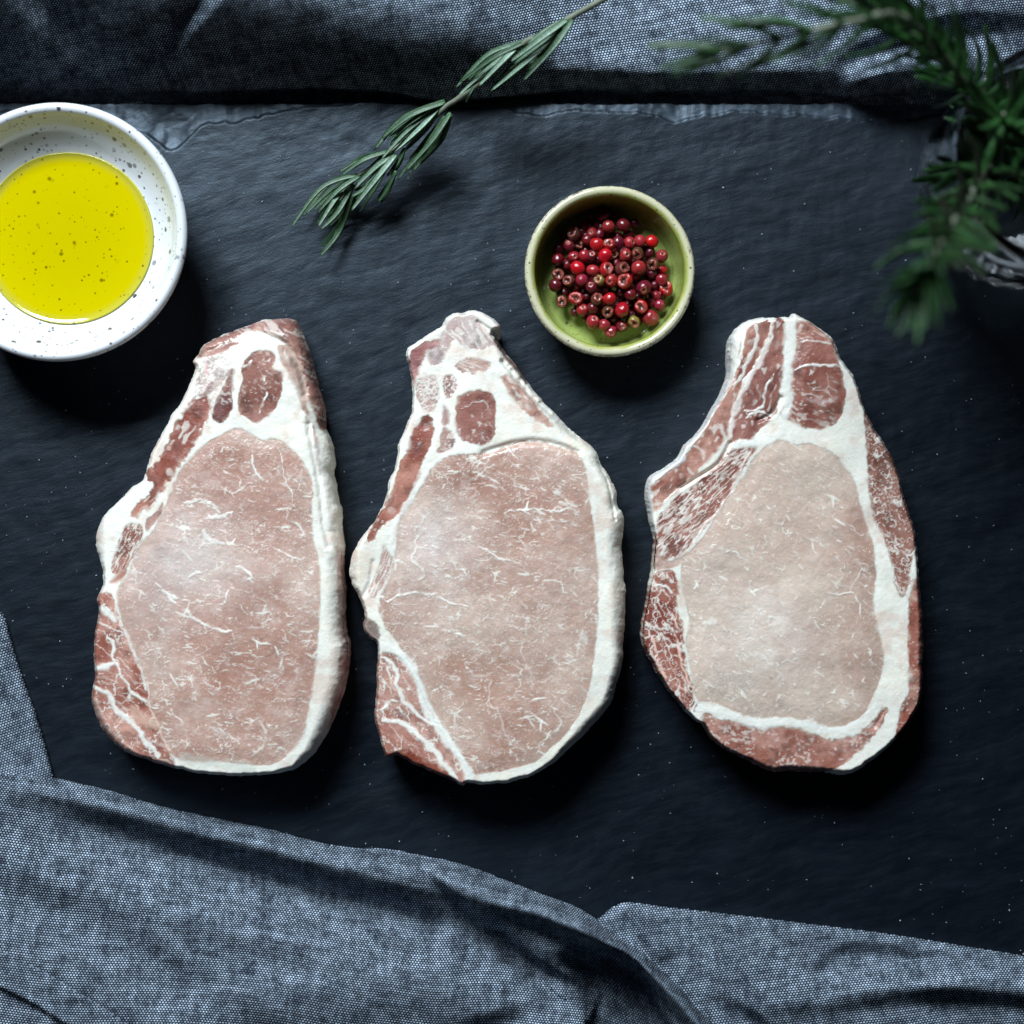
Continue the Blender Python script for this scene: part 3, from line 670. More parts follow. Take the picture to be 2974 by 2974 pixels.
C1 = dict(k=.7348, o=(230, 880), seed=100, T=0.026,
 sil=[(470,205),(500,162),(560,130),(640,100),(720,72),(790,62),(840,65),(862,85),(880,140),(905,200),(925,280),(945,350),(963,420),(966,490),(985,540),(1000,610),(1000,680),(1015,760),(1030,830),(1032,900),(1040,960),(1038,1040),(1045,1130),(1042,1220),(1048,1310),(1064,1350),(1062,1430),(1045,1520),(1020,1600),(985,1680),(940,1760),(890,1810),(840,1845),(740,1865),(600,1868),(480,1858),(390,1840),(300,1815),(220,1790),(150,1750),(95,1690),(65,1620),(48,1560),(62,1490),(58,1400),(62,1310),(75,1220),(72,1170),(95,1100),(88,1040),(75,990),(66,940),(75,890),(100,840),(160,780),(210,730),(250,700),(265,660),(290,590),(320,530),(370,440),(410,380),(440,310),(458,260),(450,230)],
 wide=[(1040,900,260,42),(1050,1300,300,55),(1000,1650,180,45),(950,350,200,60),(980,600,180,48),(640,70,160,50),(820,60,120,50),(80,930,90,34),(100,1700,120,24)],
 bumps=[(700,350,180,.001),(550,1200,380,.0015)],
 grooves=[([(905,480),(925,600),(950,720),(965,860),(985,960)],12,.0011),([(480,200),(560,170),(650,130),(700,118),(770,140),(830,180),(870,260),(895,360)],14,.0018)],
 regions=[
  dict(n='loin_muscle', p=[(625,492),(560,520),(510,550),(470,580),(430,620),(400,660),(375,710),(355,770),(320,840),(290,900),(240,960),(205,1040),(180,1095),(160,1110),(150,1150),(155,1210),(180,1290),(215,1370),(245,1450),(270,1540),(290,1610),(320,1690),(350,1750),(375,1795),(440,1812),(560,1815),(700,1830),(790,1815),(850,1760),(890,1700),(905,1620),(920,1540),(935,1440),(945,1330),(950,1220),(955,1110),(945,1010),(925,920),(922,800),(925,740),(915,690),(890,640),(850,590),(800,545),(760,535),(720,540),(680,520)], c=PINK, tint=[(430,1000,230,(216,204,198),.8),(620,1580,260,(170,124,108),.75),(600,640,150,(160,114,100),.7),(850,800,170,(172,126,112),.6),(250,1150,110,(188,164,156),.5)], ns=150, marble=eye_marb(1), fleck=eye_fleck(2), dash=eye_dash(3), bulge=.0006, rag=3),
  dict(n='oval_muscle', p=[(665,215),(700,190),(750,190),(778,215),(768,260),(800,275),(803,330),(790,390),(760,435),(700,475),(665,455),(630,430),(632,360),(645,300),(640,260)], c=[(136,84,72),(168,116,102)], fleck=[(34,26,1.2,13,2.2,0,5,.4,.5,.3,.6)], dash=[(9,4,.7,4,.72,.35)]),
  dict(n='bone_side_muscle', p=[(590,290),(608,265),(602,330),(607,400),(590,450),(560,475),(530,460),(525,430),(548,370),(570,330)], c=[(110,62,58),(160,100,92)], dash=[(8,5,.4,4,.6,.5)]),
  dict(n='bone_side_muscle', p=[(505,330),(515,300),(500,300),(480,350),(470,370),(490,365)], c=[(140,100,95),(190,160,155)]),
  dict(n='bone', p=[(470,225),(520,212),(580,225),(606,250),(590,290),(560,330),(535,400),(520,440),(505,365),(470,372),(445,395),(458,330),(475,280)], c=[(196,176,168),(226,216,210)], soft=7, rag=7, marble=[(18,22,.5,.22,7,.55,.7)]),
  dict(n='rib_muscle', p=[(470,375),(505,365),(515,400),(510,450),(490,500),(460,550),(430,600),(400,640),(375,680),(340,730),(300,790),(250,830),(200,857),(215,815),(250,782),(275,750),(290,712),(262,700),(285,650),(320,610),(350,560),(370,500),(410,440),(440,400)], c=RED, rag=8, fleck=[(50,34,-1.0,20,6,0,5,.5,.5,.3,.6)], dash=[(30,8,-1.0,8,.62,.6)], soft=4, gy=.4),
  dict(n='tip_muscle', p=[(466,207),(500,160),(560,127),(640,97),(720,69),(790,58),(845,60),(866,85),(885,140),(910,200),(930,280),(950,350),(968,420),(970,500),(952,500),(930,440),(905,380),(880,300),(860,240),(830,170),(790,140),(740,120),(700,108),(650,125),(600,150),(540,182),(490,212)], c=[(146,94,84),(178,136,122)], rag=5, dash=[(26,6,.5,3,.6,.45)]),
  dict(n='tip_muscle', p=[(782,165),(830,175),(868,225),(900,330),(908,460),(885,425),(860,350),(830,290),(800,230)], c=[(170,126,110),(205,180,165)], rag=5, dash=[(6,30,-.2,6,.55,.7)]),
  dict(n='tip_muscle', p=[(495,210),(550,175),(600,155),(640,150),(600,180),(560,200),(520,215)], c=[(150,98,90),(190,150,140)], rag=6, soft=5),
  dict(n='side_muscle', p=[(925,470),(945,560),(955,680),(945,640),(930,560)], c=[(165,140,140),(190,170,165)], soft=5),
  dict(n='side_muscle', p=[(1020,960),(1042,1000),(1052,1130),(1050,1230),(1056,1320),(1072,1350),(1068,1440),(1050,1520),(1025,1600),(985,1680),(1000,1600),(1020,1500),(1032,1400),(1030,1300),(1025,1200),(1022,1080)], c=[(196,150,142),(222,196,190)], soft=8, rag=6),
  dict(n='flap_muscle', p=[(180,885),(215,872),(250,882),(245,940),(215,1000),(185,1050),(140,1072),(125,1050),(140,990),(160,930)], c=BRN, marble=[(44,10,-1.05,.2,3,.6,.7)]),
  dict(n='flap_muscle', p=[(118,1112),(148,1075),(185,1050),(180,1080),(150,1105)], c=RED),
  dict(n='flap_muscle', p=[(330,785),(300,830),(265,860),(268,905),(295,870),(328,820)], c=[(176,128,118),(196,156,146)], soft=4),
  dict(n='flank_muscle', p=[(80,1150),(125,1150),(146,1200),(175,1290),(240,1450),(288,1610),(372,1800),(366,1846),(300,1822),(215,1797),(145,1757),(88,1695),(58,1625),(42,1560),(56,1490),(52,1400),(56,1310),(69,1220)], c=[(160,90,72),(206,152,134)], ns=70, marble=[(60,34,.9,.06,81,.34,.5)], fleck=[(40,26,.9,15,2.2,0,5,.4,.5,.2,.5)], dash=[(30,6,.35,8,.66,.35)], rag=4),
 ],
 veins=[dict(p=[(520,320),(500,350),(480,365)], w=16, a=.7, c=(120,84,78)), dict(p=[(545,262),(540,300),(528,335)], w=14, a=.5, c=(168,150,140)), dict(p=[(612,262),(598,300),(606,340)], w=14, a=.6, c=(150,128,118)), dict(p=[(150,1140),(148,1210),(175,1290),(215,1380),(242,1450),(265,1510),(272,1570)], w=9, c=(225,205,195)),
  dict(p=[(110,1310),(130,1350),(145,1420),(175,1490),(210,1540),(268,1582)], w=12),
  dict(p=[(56,1440),(95,1438),(135,1430)], w=22), dict(p=[(70,1200),(110,1220),(145,1252)], w=20), dict(p=[(75,1262),(120,1282),(168,1302)], w=9),
  dict(p=[(55,1508),(90,1530),(125,1560),(150,1620),(210,1650),(235,1700),(280,1750),(315,1795)], w=15),
  dict(p=[(270,1575),(300,1640),(335,1730),(375,1800)], w=7, c=(216,190,176)),
  dict(p=[(215,1610),(262,1650),(298,1668)], w=46, a=.55, c=(214,180,160)),
  dict(p=[(60,1560),(70,1600),(75,1640)], w=18, a=.6, c=(220,190,170)),
  dict(p=[(120,1700),(170,1745),(230,1775)], w=14, a=.5, c=(210,160,140)),
  dict(p=[(300,1105),(345,1145),(375,1185),(430,1220),(480,1262),(540,1290),(600,1300)], w=10, a=.9), dict(p=[(345,1150),(390,1168),(430,1166)], w=8),
  dict(p=[(590,740),(630,748),(665,720),(668,680)], w=6, a=.6), dict(p=[(500,780),(530,795),(550,830)], w=9, a=.7), dict(p=[(500,850),(545,845),(600,830)], w=10, a=.8), dict(p=[(490,900),(520,935),(570,950)], w=14, a=.7), dict(p=[(520,790),(470,775),(420,790)], w=8, a=.7), dict(p=[(390,940),(420,930),(430,960)], w=9, a=.6),
  dict(p=[(540,1195),(575,1180),(585,1140)], w=8), dict(p=[(430,1085),(470,1070),(510,1052)], w=7), dict(p=[(620,1045),(660,1060),(690,1090)], w=7),
  dict(p=[(760,960),(820,990),(880,1025)], w=4), dict(p=[(700,1340),(770,1360),(800,1400),(790,1440)], w=6), dict(p=[(685,1405),(740,1398),(772,1385)], w=3, c=(120,90,84), a=.6, h=-.0003),
  dict(p=[(685,600),(690,650),(720,700)], w=5), dict(p=[(800,600),(810,680),(830,740),(850,800)], w=4, a=.8), dict(p=[(365,1600),(400,1650),(425,1720),(415,1770)], w=5, a=.7),
  dict(p=[(700,1640),(740,1720),(690,1790)], w=10, a=.6), dict(p=[(520,1680),(580,1710),(640,1740)], w=9, a=.6),
  dict(p=[(737,300),(735,370),(715,440)], w=6), dict(p=[(640,255),(665,245),(680,230)], w=9, a=.8),
  dict(p=[(400,1800),(520,1815),(680,1838)], w=34, a=.45, c=(196,200,190)),
  dict(p=[(500,240),(505,290)], w=12, a=.45, c=(214,140,140)),dict(p=[(480,300),(484,305)], w=8, a=.7, c=(200,90,80)),
  dict(p=[(610,250),(590,300),(600,340)], w=10, a=.6, c=(130,100,95))])

C2 = dict(k=.756, o=(980, 860), seed=500, T=0.027,
 sil=[(430,75),(480,62),(530,58),(580,75),(615,102),(622,122),(600,142),(615,170),(650,225),(690,270),(730,335),(780,395),(830,445),(880,500),(940,548),(985,588),(1010,640),(1040,690),(1070,750),(1078,810),(1095,830),(1098,890),(1090,960),(1100,1080),(1108,1180),(1100,1290),(1095,1400),(1075,1480),(1050,1560),(1000,1630),(930,1700),(880,1745),(820,1800),(740,1845),(640,1870),(560,1875),(500,1870),(480,1878),(430,1855),(370,1830),(310,1805),(260,1780),(225,1763),(190,1772),(175,1740),(160,1690),(145,1620),(150,1540),(150,1440),(155,1380),(150,1330),(120,1310),(100,1270),(105,1220),(92,1180),(75,1140),(50,1080),(50,1020),(70,960),(100,920),(130,880),(165,820),(185,770),(200,710),(225,640),(235,570),(265,500),(285,440),(290,380),(285,330),(275,270),(262,215),(300,180),(350,145),(390,125)],
 wide=[(1090,900,240,40),(1100,1250,280,40),(980,1680,160,30),(900,520,160,42),(720,300,140,44),(60,1050,80,30)],
 bumps=[(650,1000,380,.0012),(1040,1000,150,-.0006)],
 grooves=[([(635,250),(690,320),(760,400),(840,470),(920,545)],9,.0022),([(1000,640),(1040,720),(1055,800),(1068,860)],5,.0012),([(560,602),(660,572),(730,558),(800,562),(870,580),(925,600)],12,.0012),([(600,140),(570,120),(540,100)],8,.001),([(100,1150),(125,1100),(135,1020)],10,.0007)],
 regions=[
  dict(n='loin_muscle', p=[(560,603),(480,607),(420,617),(380,642),(350,680),(320,730),(290,780),(250,830),(235,880),(225,960),(210,1040),(195,1100),(160,1160),(160,1210),(190,1280),(240,1350),(290,1430),(330,1500),(360,1570),(400,1640),(450,1720),(490,1780),(512,1838),(560,1835),(660,1820),(760,1790),(830,1730),(890,1670),(940,1590),(970,1500),(985,1400),(1000,1280),(1003,1150),(1000,1020),(985,900),(970,780),(960,700),(945,640),(910,595),(850,577),(790,562),(720,557),(660,572),(610,592)], c=[(174,140,125),(198,175,161)], tint=[(380,960,170,(214,202,196),.8),(560,690,160,(152,106,92),.7),(830,720,200,(170,124,110),.65),(820,1050,160,(176,138,126),.5),(650,1600,220,(168,126,110),.65),(300,1200,120,(190,166,158),.4)], ns=150, marble=eye_marb(11), fleck=eye_fleck(12), dash=eye_dash(13), bulge=.0006, rag=3),
  dict(n='oval_muscle', p=[(460,400),(490,370),(540,362),(590,375),(608,420),(605,480),(605,530),(575,570),(530,572),(480,550),(460,510),(455,450)], c=[(142,88,76),(162,106,94)], fleck=[(30,24,1.2,12,2.0,0,5,.4,.7,.4,.6)], dash=[(8,4,.7,4,.7,.4)]),
  dict(n='rib_muscle', p=[(330,462),(360,470),(375,510),(360,570),(330,640),(310,700),(290,760),(270,800),(240,840),(210,860),(180,880),(150,920),(130,945),(115,940),(130,890),(170,820),(200,760),(225,700),(238,640),(270,590),(290,530),(308,490)], c=[(148,80,64),(196,134,114)], fleck=[(50,34,-1.0,20,6,0,5,.5,.5,.3,.6)], rag=7, soft=4, gy=.3),
  dict(n='bone_side_muscle', p=[(405,505),(440,522),(450,560),(420,600),(385,602),(398,560)], c=[(140,98,88),(176,138,126)], rag=5, dash=[(8,5,.4,4,.6,.5)]),
  dict(n='bone_side_muscle', p=[(300,330),(340,310),(380,310),(388,370),(380,430),(345,450),(312,405)], c=[(180,140,132),(205,176,170)], marble=[(16,14,.4,.25,3,.7,.8)], soft=5),
  dict(n='bone_side_muscle', p=[(410,312),(445,305),(460,330),(452,370),(430,400),(408,360)], c=[(150,104,98),(180,142,134)], marble=[(14,14,.4,.25,3,.6,.8)], soft=4),
  dict(n='bone_side_muscle', p=[(400,420),(425,440),(430,490),(405,500),(395,460)], c=[(140,104,96),(186,150,142)], soft=5),
  dict(n='tip_muscle', p=[(275,262),(280,225),(300,195),(330,178),(370,172),(402,170),(392,203),(342,217),(326,262),(305,312),(290,335)], c=[(150,90,90),(186,136,130)], rag=5, soft=4),
  dict(n='tip_muscle', p=[(420,95),(480,68),(525,72),(545,100),(570,130),(600,160),(602,195),(560,205),(505,205),(450,170),(425,210),(400,190),(395,150)], c=[(186,156,148),(212,196,190)], rag=6, soft=7, dash=[(30,6,1.0,4,.55,.6)]),
  dict(n='tip_muscle', p=[(455,262),(500,237),(560,245),(592,265),(562,290),(512,300),(470,290)], c=[(166,124,112),(196,160,148)], rag=6, dash=[(20,5,.4,4,.6,.6)], soft=4),
  dict(n='tip_muscle', p=[(622,312),(660,300),(700,332),(742,390),(792,450),(832,497),(800,500),(740,460),(690,410),(650,360)], c=[(172,116,98),(206,170,154)], rag=6, soft=4, dash=[(24,6,.8,4,.6,.5)]),
  dict(n='tip_muscle', p=[(600,140),(620,165),(655,228),(700,280),(730,335),(715,330),(680,285),(640,235),(612,190)], c=[(90,60,54),(140,100,90)], soft=3),
  dict(n='tip_muscle', p=[(345,215),(400,195),(412,225),(395,262),(355,262)], c=[(190,158,154),(216,200,196)], soft=6),
  dict(n='flap_muscle', p=[(180,958),(200,990),(215,1010),(200,1070),(170,1130),(135,1160),(120,1130),(148,1060),(165,1000)], c=[(178,132,122),(200,160,150)], marble=[(70,9,-1.15,.25,3,.75,.8)], soft=4),
  dict(n='side_muscle', p=[(100,1225),(150,1262),(165,1308),(145,1332),(112,1305),(95,1262)], c=[(104,88,82),(160,140,130)], rag=6, dash=[(10,6,.6,4,.6,.6)]),
  dict(n='flank_muscle', p=[(150,1382),(200,1370),(255,1400),(300,1470),(340,1565),(390,1655),(440,1745),(490,1805),(507,1874),(480,1884),(430,1861),(370,1836),(310,1811),(260,1786),(225,1769),(190,1778),(168,1740),(153,1690),(138,1620),(143,1540),(143,1440)], c=[(172,110,92),(204,156,140)], ns=70, marble=[(60,34,.9,.06,81,.34,.5)], fleck=[(40,26,.9,15,2.2,0,5,.4,.5,.2,.5)], dash=[(20,5,.7,8,.64,.4)], rag=4),
  dict(n='flank_muscle', p=[(225,1745),(280,1750),(340,1780),(400,1820),(450,1860),(480,1888),(430,1864),(370,1840),(310,1815),(260,1790),(225,1772),(190,1780),(175,1745)], c=[(140,66,46),(172,92,68)], soft=7, rag=6),
 ],
 veins=[dict(p=[(140,1340),(210,1355),(265,1405),(305,1475),(345,1585),(395,1675),(448,1740),(495,1810),(510,1865)], w=24),
  dict(p=[(165,1385),(200,1400),(222,1450),(240,1530),(280,1580),(340,1630),(385,1655)], w=12), dict(p=[(140,1590),(180,1585),(205,1555),(232,1560)], w=7),
  dict(p=[(175,1632),(250,1640),(310,1690),(370,1750),(420,1810),(465,1868)], w=18), dict(p=[(195,1430),(215,1500),(250,1560)], w=6, a=.7),
  dict(p=[(190,1460),(225,1520)], w=22, a=.4, c=(215,170,150)),
  dict(p=[(75,970),(90,1040),(75,1110)], w=40, a=.5, c=(222,218,200)),dict(p=[(70,980),(66,1020)], w=20, a=.5, c=(190,160,150)),
  dict(p=[(190,1172),(240,1150),(300,1138),(370,1150),(430,1172),(500,1195)], w=8), dict(p=[(345,850),(320,890),(300,960),(290,1020),(330,1060),(320,1080),(280,1105)], w=8, a=.7),
  dict(p=[(640,835),(700,830),(760,850),(850,865),(940,860)], w=6, a=.8), dict(p=[(760,820),(840,820),(930,825)], w=5, a=.8),
  dict(p=[(540,960),(580,985),(620,1010),(680,1020)], w=6, a=.8), dict(p=[(430,1290),(480,1310),(520,1330)], w=7), dict(p=[(180,1260),(260,1262),(340,1262)], w=4, a=.7),
  dict(p=[(700,1160),(730,1210),(725,1290),(710,1370),(740,1430),(750,1520)], w=5, a=.4), dict(p=[(800,1090),(860,1100),(870,1140)], w=6, a=.8),
  dict(p=[(590,1480),(580,1540),(620,1600),(650,1690),(700,1710)], w=5, a=.4), dict(p=[(830,1590),(860,1640),(820,1690),(760,1760)], w=8, a=.6),
  dict(p=[(490,430),(560,400),(590,450)], w=4, a=.5), dict(p=[(400,400),(395,470),(375,560),(370,605)], w=14, a=.9),
  dict(p=[(940,1300),(955,1330)], w=22, a=.5), dict(p=[(400,620),(330,700),(270,800),(220,880),(200,960)], w=14, a=.8),
  dict(p=[(470,735),(530,745),(500,800)], w=10, a=.35, c=(230,215,210))])

C3 = dict(k=.7249, o=(1840, 880), seed=900, T=0.026, w0=8,
 sil=[(430,90),(480,65),(560,58),(630,58),(645,42),(665,55),(700,70),(745,100),(800,150),(830,220),(870,280),(900,340),(920,410),(950,480),(990,540),(1030,610),(1060,680),(1080,760),(1100,840),(1130,920),(1135,1000),(1145,1110),(1155,1210),(1160,1300),(1158,1420),(1158,1540),(1140,1620),(1090,1700),(1030,1770),(970,1820),(900,1870),(840,1890),(760,1880),(640,1878),(540,1875),(470,1840),(390,1800),(320,1750),(280,1690),(240,1665),(180,1600),(120,1520),(75,1440),(40,1360),(38,1290),(55,1200),(65,1140),(80,1060),(88,980),(75,900),(60,820),(55,740),(75,695),(130,660),(190,610),(210,570),(260,520),(310,440),(340,390),(370,330),(383,270),(385,160),(405,115)],
 wide=[(385,200,130,40),(60,780,90,24),(1160,1350,200,16),(650,1890,250,20)],
 bumps=[(600,1200,380,.0014),(720,350,150,.0008)],
 grooves=[([(445,95),(432,180),(415,240),(385,310)],5,.0006),([(385,560),(340,640),(270,690),(190,740)],7,.0016),([(500,470),(560,440),(590,380)],9,.0012),([(965,1700),(1000,1640)],8,.0006)],
 regions=[
  dict(n='loin_muscle', p=[(600,547),(560,557),(520,582),(480,622),(450,680),(410,730),(370,790),(330,850),(290,920),(240,980),(195,1020),(190,1080),(200,1160),(220,1240),(225,1300),(210,1360),(220,1440),(240,1530),(260,1590),(320,1602),(370,1622),(440,1650),(500,1665),(590,1660),(680,1675),(780,1700),(850,1690),(920,1650),(960,1580),(990,1500),(1005,1420),(990,1340),(970,1260),(960,1190),(970,1120),(970,1040),(960,960),(930,880),(905,800),(890,720),(850,660),(810,610),(750,577),(690,562),(640,567)], c=[(180,153,138),(203,185,170)], tint=[(540,1330,200,(224,214,204),.8),(880,950,200,(166,126,112),.7),(560,800,160,(188,160,148),.4),(260,1050,140,(192,172,162),.5),(420,1550,150,(176,166,154),.5)], ns=170, marble=[(88,36,.55,.03,21,.58,.85)], fleck=[(40,26,.6,18,2.0,0,5,.45,.35,.05,.95),(24,17,.6,7,1.5,0,35,.4,.4,.1,.5),(96,62,.6,36,3.0,0,65,.55,.6,.4,1.0)], dash=[(13,3.4,.5,13,.8,.2)], bulge=.0006, rag=3),
  dict(n='oval_muscle', p=[(650,80),(700,75),(750,110),(800,160),(820,230),(840,290),(850,370),(840,440),(810,480),(750,505),(690,500),(640,480),(590,460),(600,420),(630,400),(620,340),(625,270),(645,200),(655,140)], c=[(148,86,72),(178,120,104)], fleck=[(44,34,.5,20,2.4,0,5,.5,.9,.5,.7)], dash=[(14,5,.3,4,.64,.5)], ns=60, bulge=.0008),
  dict(n='middle_muscle', p=[(565,62),(600,62),(605,130),(600,200),(605,280),(590,340),(580,400),(570,450),(530,490),(490,530),(460,560),(400,562),(388,520),(400,460),(430,380),(470,300),(500,230),(540,160)], c=[(132,74,64),(172,116,102)], fleck=[(50,34,-1.1,22,4,0,5,.4,.4,.3,.7)], dash=[(14,8,-1.2,4,.62,.5)], rag=5),
  dict(n='rib_muscle', p=[(460,92),(520,72),(548,80),(535,150),(510,200),(480,260),(440,310),(420,380),(390,460),(372,540),(325,605),(270,660),(220,710),(150,770),(90,835),(72,780),(78,722),(140,675),(200,612),(260,540),(310,465),(350,385),(400,300),(430,230),(445,150)], c=[(150,86,70),(200,146,128)], dash=[(12,8,-1.0,4,.62,.55)], rag=6, ns=50),
  dict(n='striped_muscle', p=[(375,605),(450,572),(492,575),(470,622),(440,672),(400,732),(350,812),(300,882),(240,952),(192,1012),(120,1035),(82,1000),(86,900),(120,832),(200,752),(280,702),(340,645)], c=[(142,78,66),(172,116,100)], marble=[(60,12,-.75,.16,31,.66,.85)], dash=[(26,5,-.6,4,.56,.65)], rag=5),
  dict(n='side_muscle', p=[(84,985),(130,1035),(190,1020),(185,1050),(130,1070),(82,1062)], c=[(186,146,130),(212,186,172)], soft=6),
  dict(n='flank_muscle', p=[(90,1082),(160,1075),(180,1150),(172,1200),(200,1300),(205,1400),(222,1490),(245,1580),(250,1645),(180,1606),(114,1522),(68,1440),(34,1355),(42,1210),(62,1140)], c=[(136,64,50),(178,112,94)], marble=[(34,20,1.1,.15,41,.70,.92)], rag=5),
  dict(n='lower_muscle', p=[(280,1645),(340,1662),(420,1680),(480,1692),(560,1702),(660,1702),(760,1742),(850,1742),(930,1702),(1000,1622),(1017,1640),(990,1702),(940,1762),(880,1822),(820,1862),(740,1888),(640,1886),(540,1883),(465,1848),(385,1808),(314,1756),(284,1702)], c=[(158,96,78),(198,146,130)], fleck=[(36,20,.2,14,2.4,0,5,.55,.5,.2,.6),(80,40,.2,30,3.5,0,45,.4,.5,.4,.6)], dash=[(8,6,.3,4,.62,.5)], rag=6, gy=-.3),
  dict(n='right_muscle', p=[(925,425),(955,475),(997,540),(1040,610),(1072,690),(1092,770),(1112,850),(1140,930),(1135,985),(1112,1050),(1110,1110),(1080,1180),(1050,1140),(1040,1060),(1020,1000),(1000,930),(970,880),(950,800),(940,720),(935,640),(930,560)], c=[(142,88,74),(170,120,104)], marble=[(34,26,.8,.07,71,.45,.75)], fleck=[(26,22,.8,10,2.4,0,5,.5,.9,.4,.6)], dash=[(8,5,.3,4,.66,.4)], rag=4),
  dict(n='right_muscle', p=[(1130,1105),(1150,1110),(1162,1210),(1167,1300),(1165,1420),(1165,1540),(1146,1625),(1095,1705),(1050,1745),(1068,1640),(1096,1560),(1108,1450),(1098,1380),(1102,1280),(1108,1180)], c=[(164,92,74),(190,138,120)], dash=[(8,5,.3,4,.66,.4)], rag=5, soft=4),
 ],
 veins=[dict(p=[(628,58),(632,130),(622,220),(615,300),(622,400),(600,470)], w=30), dict(p=[(648,270),(720,250),(800,252),(835,262)], w=9), dict(p=[(770,270),(782,330),(750,352),(700,340)], w=4, a=.4),
  dict(p=[(655,165),(720,150),(790,165)], w=6, a=.7), dict(p=[(560,290),(535,350),(505,425),(440,430)], w=9), dict(p=[(555,100),(540,160),(515,215),(475,285),(435,370),(405,450),(390,530)], w=15, c=(226,212,204)),
  dict(p=[(490,85),(492,140),(470,200),(440,270),(400,330)], w=13, a=.8), dict(p=[(390,555),(340,640),(270,692),(190,745),(110,805)], w=11, c=(222,200,188)), dict(p=[(345,490),(370,540),(345,580)], w=16, a=.55),
  dict(p=[(230,570),(270,590),(275,625)], w=12, a=.5), dict(p=[(210,660),(235,690)], w=12, a=.5), dict(p=[(300,540),(280,600),(240,640)], w=10, a=.4, c=(216,180,165)),
  dict(p=[(450,460),(500,440),(560,450)], w=8), dict(p=[(395,570),(460,560),(540,545),(600,500)], w=26),
  dict(p=[(470,600),(430,650),(415,720),(350,815),(290,885),(240,955),(195,1010)], w=8, c=(220,200,190)), dict(p=[(385,640),(370,680)], w=5, a=.5, c=(90,60,52)),
  dict(p=[(80,1140),(120,1130),(160,1165),(185,1190)], w=8), dict(p=[(60,1330),(90,1370),(95,1440),(140,1500),(190,1540),(230,1580)], w=10, c=(225,190,175)), dict(p=[(170,1230),(165,1300),(180,1400),(205,1480),(240,1560)], w=8, c=(225,190,175)),
  dict(p=[(260,1620),(340,1640),(420,1665),(500,1690),(600,1680),(700,1690),(770,1715),(850,1712),(930,1670),(975,1610)], w=24), dict(p=[(780,1720),(800,1750)], w=10),
  dict(p=[(370,990),(410,1000),(425,1020)], w=5), dict(p=[(780,1160),(830,1170),(870,1165),(900,1200),(910,1260)], w=7, a=.8), dict(p=[(870,1170),(880,1110),(920,1060)], w=4, a=.6),
  dict(p=[(590,1445),(630,1425),(660,1420),(640,1390)], w=6), dict(p=[(280,1280),(330,1275)], w=16, a=.55), dict(p=[(250,1590),(240,1630),(265,1660)], w=10),
  dict(p=[(1000,930),(1040,950),(1060,1000)], w=4), dict(p=[(1065,990),(1110,1010),(1130,980)], w=6), dict(p=[(1040,1050),(1060,1150),(1100,1160),(1110,1100),(1125,1040)], w=9, a=.8),
  dict(p=[(400,110),(393,200),(384,300),(350,380),(300,460),(250,530),(210,580),(190,620),(130,668),(72,705),(66,760),(72,840),(84,920)], w=16, a=.9, c=(214,214,212)),
  dict(p=[(700,380),(760,400),(820,380)], w=14, a=.25, c=(235,225,225))])
chop('pork_chop', 'raw pork chop left of the row, nearest the oil dish, narrow reddish rib strip', C1)
chop('pork_chop', 'raw pork chop in the middle of the row, small dark oval muscle near its tip', C2)
chop('pork_chop', 'raw pork chop right of the row with striped dark rib meat and reddish bottom band', C3)

# ------------------------------------------------------------------ lathed dishes
def lathe(name, prof, mat, loc, seg=128, parent=None, wob=0.0, seed=0, colf=None, twist=None, closed=False):
    V = []; F = []
    n = len(prof)
    for j in range(seg):
        a = 2 * math.pi * j / seg
        for i, (r, z) in enumerate(prof):
            rr = r * (1 + wob * (math.sin(2 * a + seed) * .6 + math.sin(3 * a + 2 * seed) * .4))
            if twist: rr += twist(a, z, r, i)
            V.append((rr * math.cos(a), rr * math.sin(a), z))
    for j in range(seg):
        for i in range(n - 1):
            a_, b_ = j * n + i, ((j + 1) % seg) * n + i
            F.append([a_, b_, b_ + 1, a_ + 1])
    me = mesh_np(name, V, F); o = link(name, me, mat, parent); o.location = loc
    return o
def sm(pts, n=6): return [tuple(p) for p in spline(pts, False, n)]

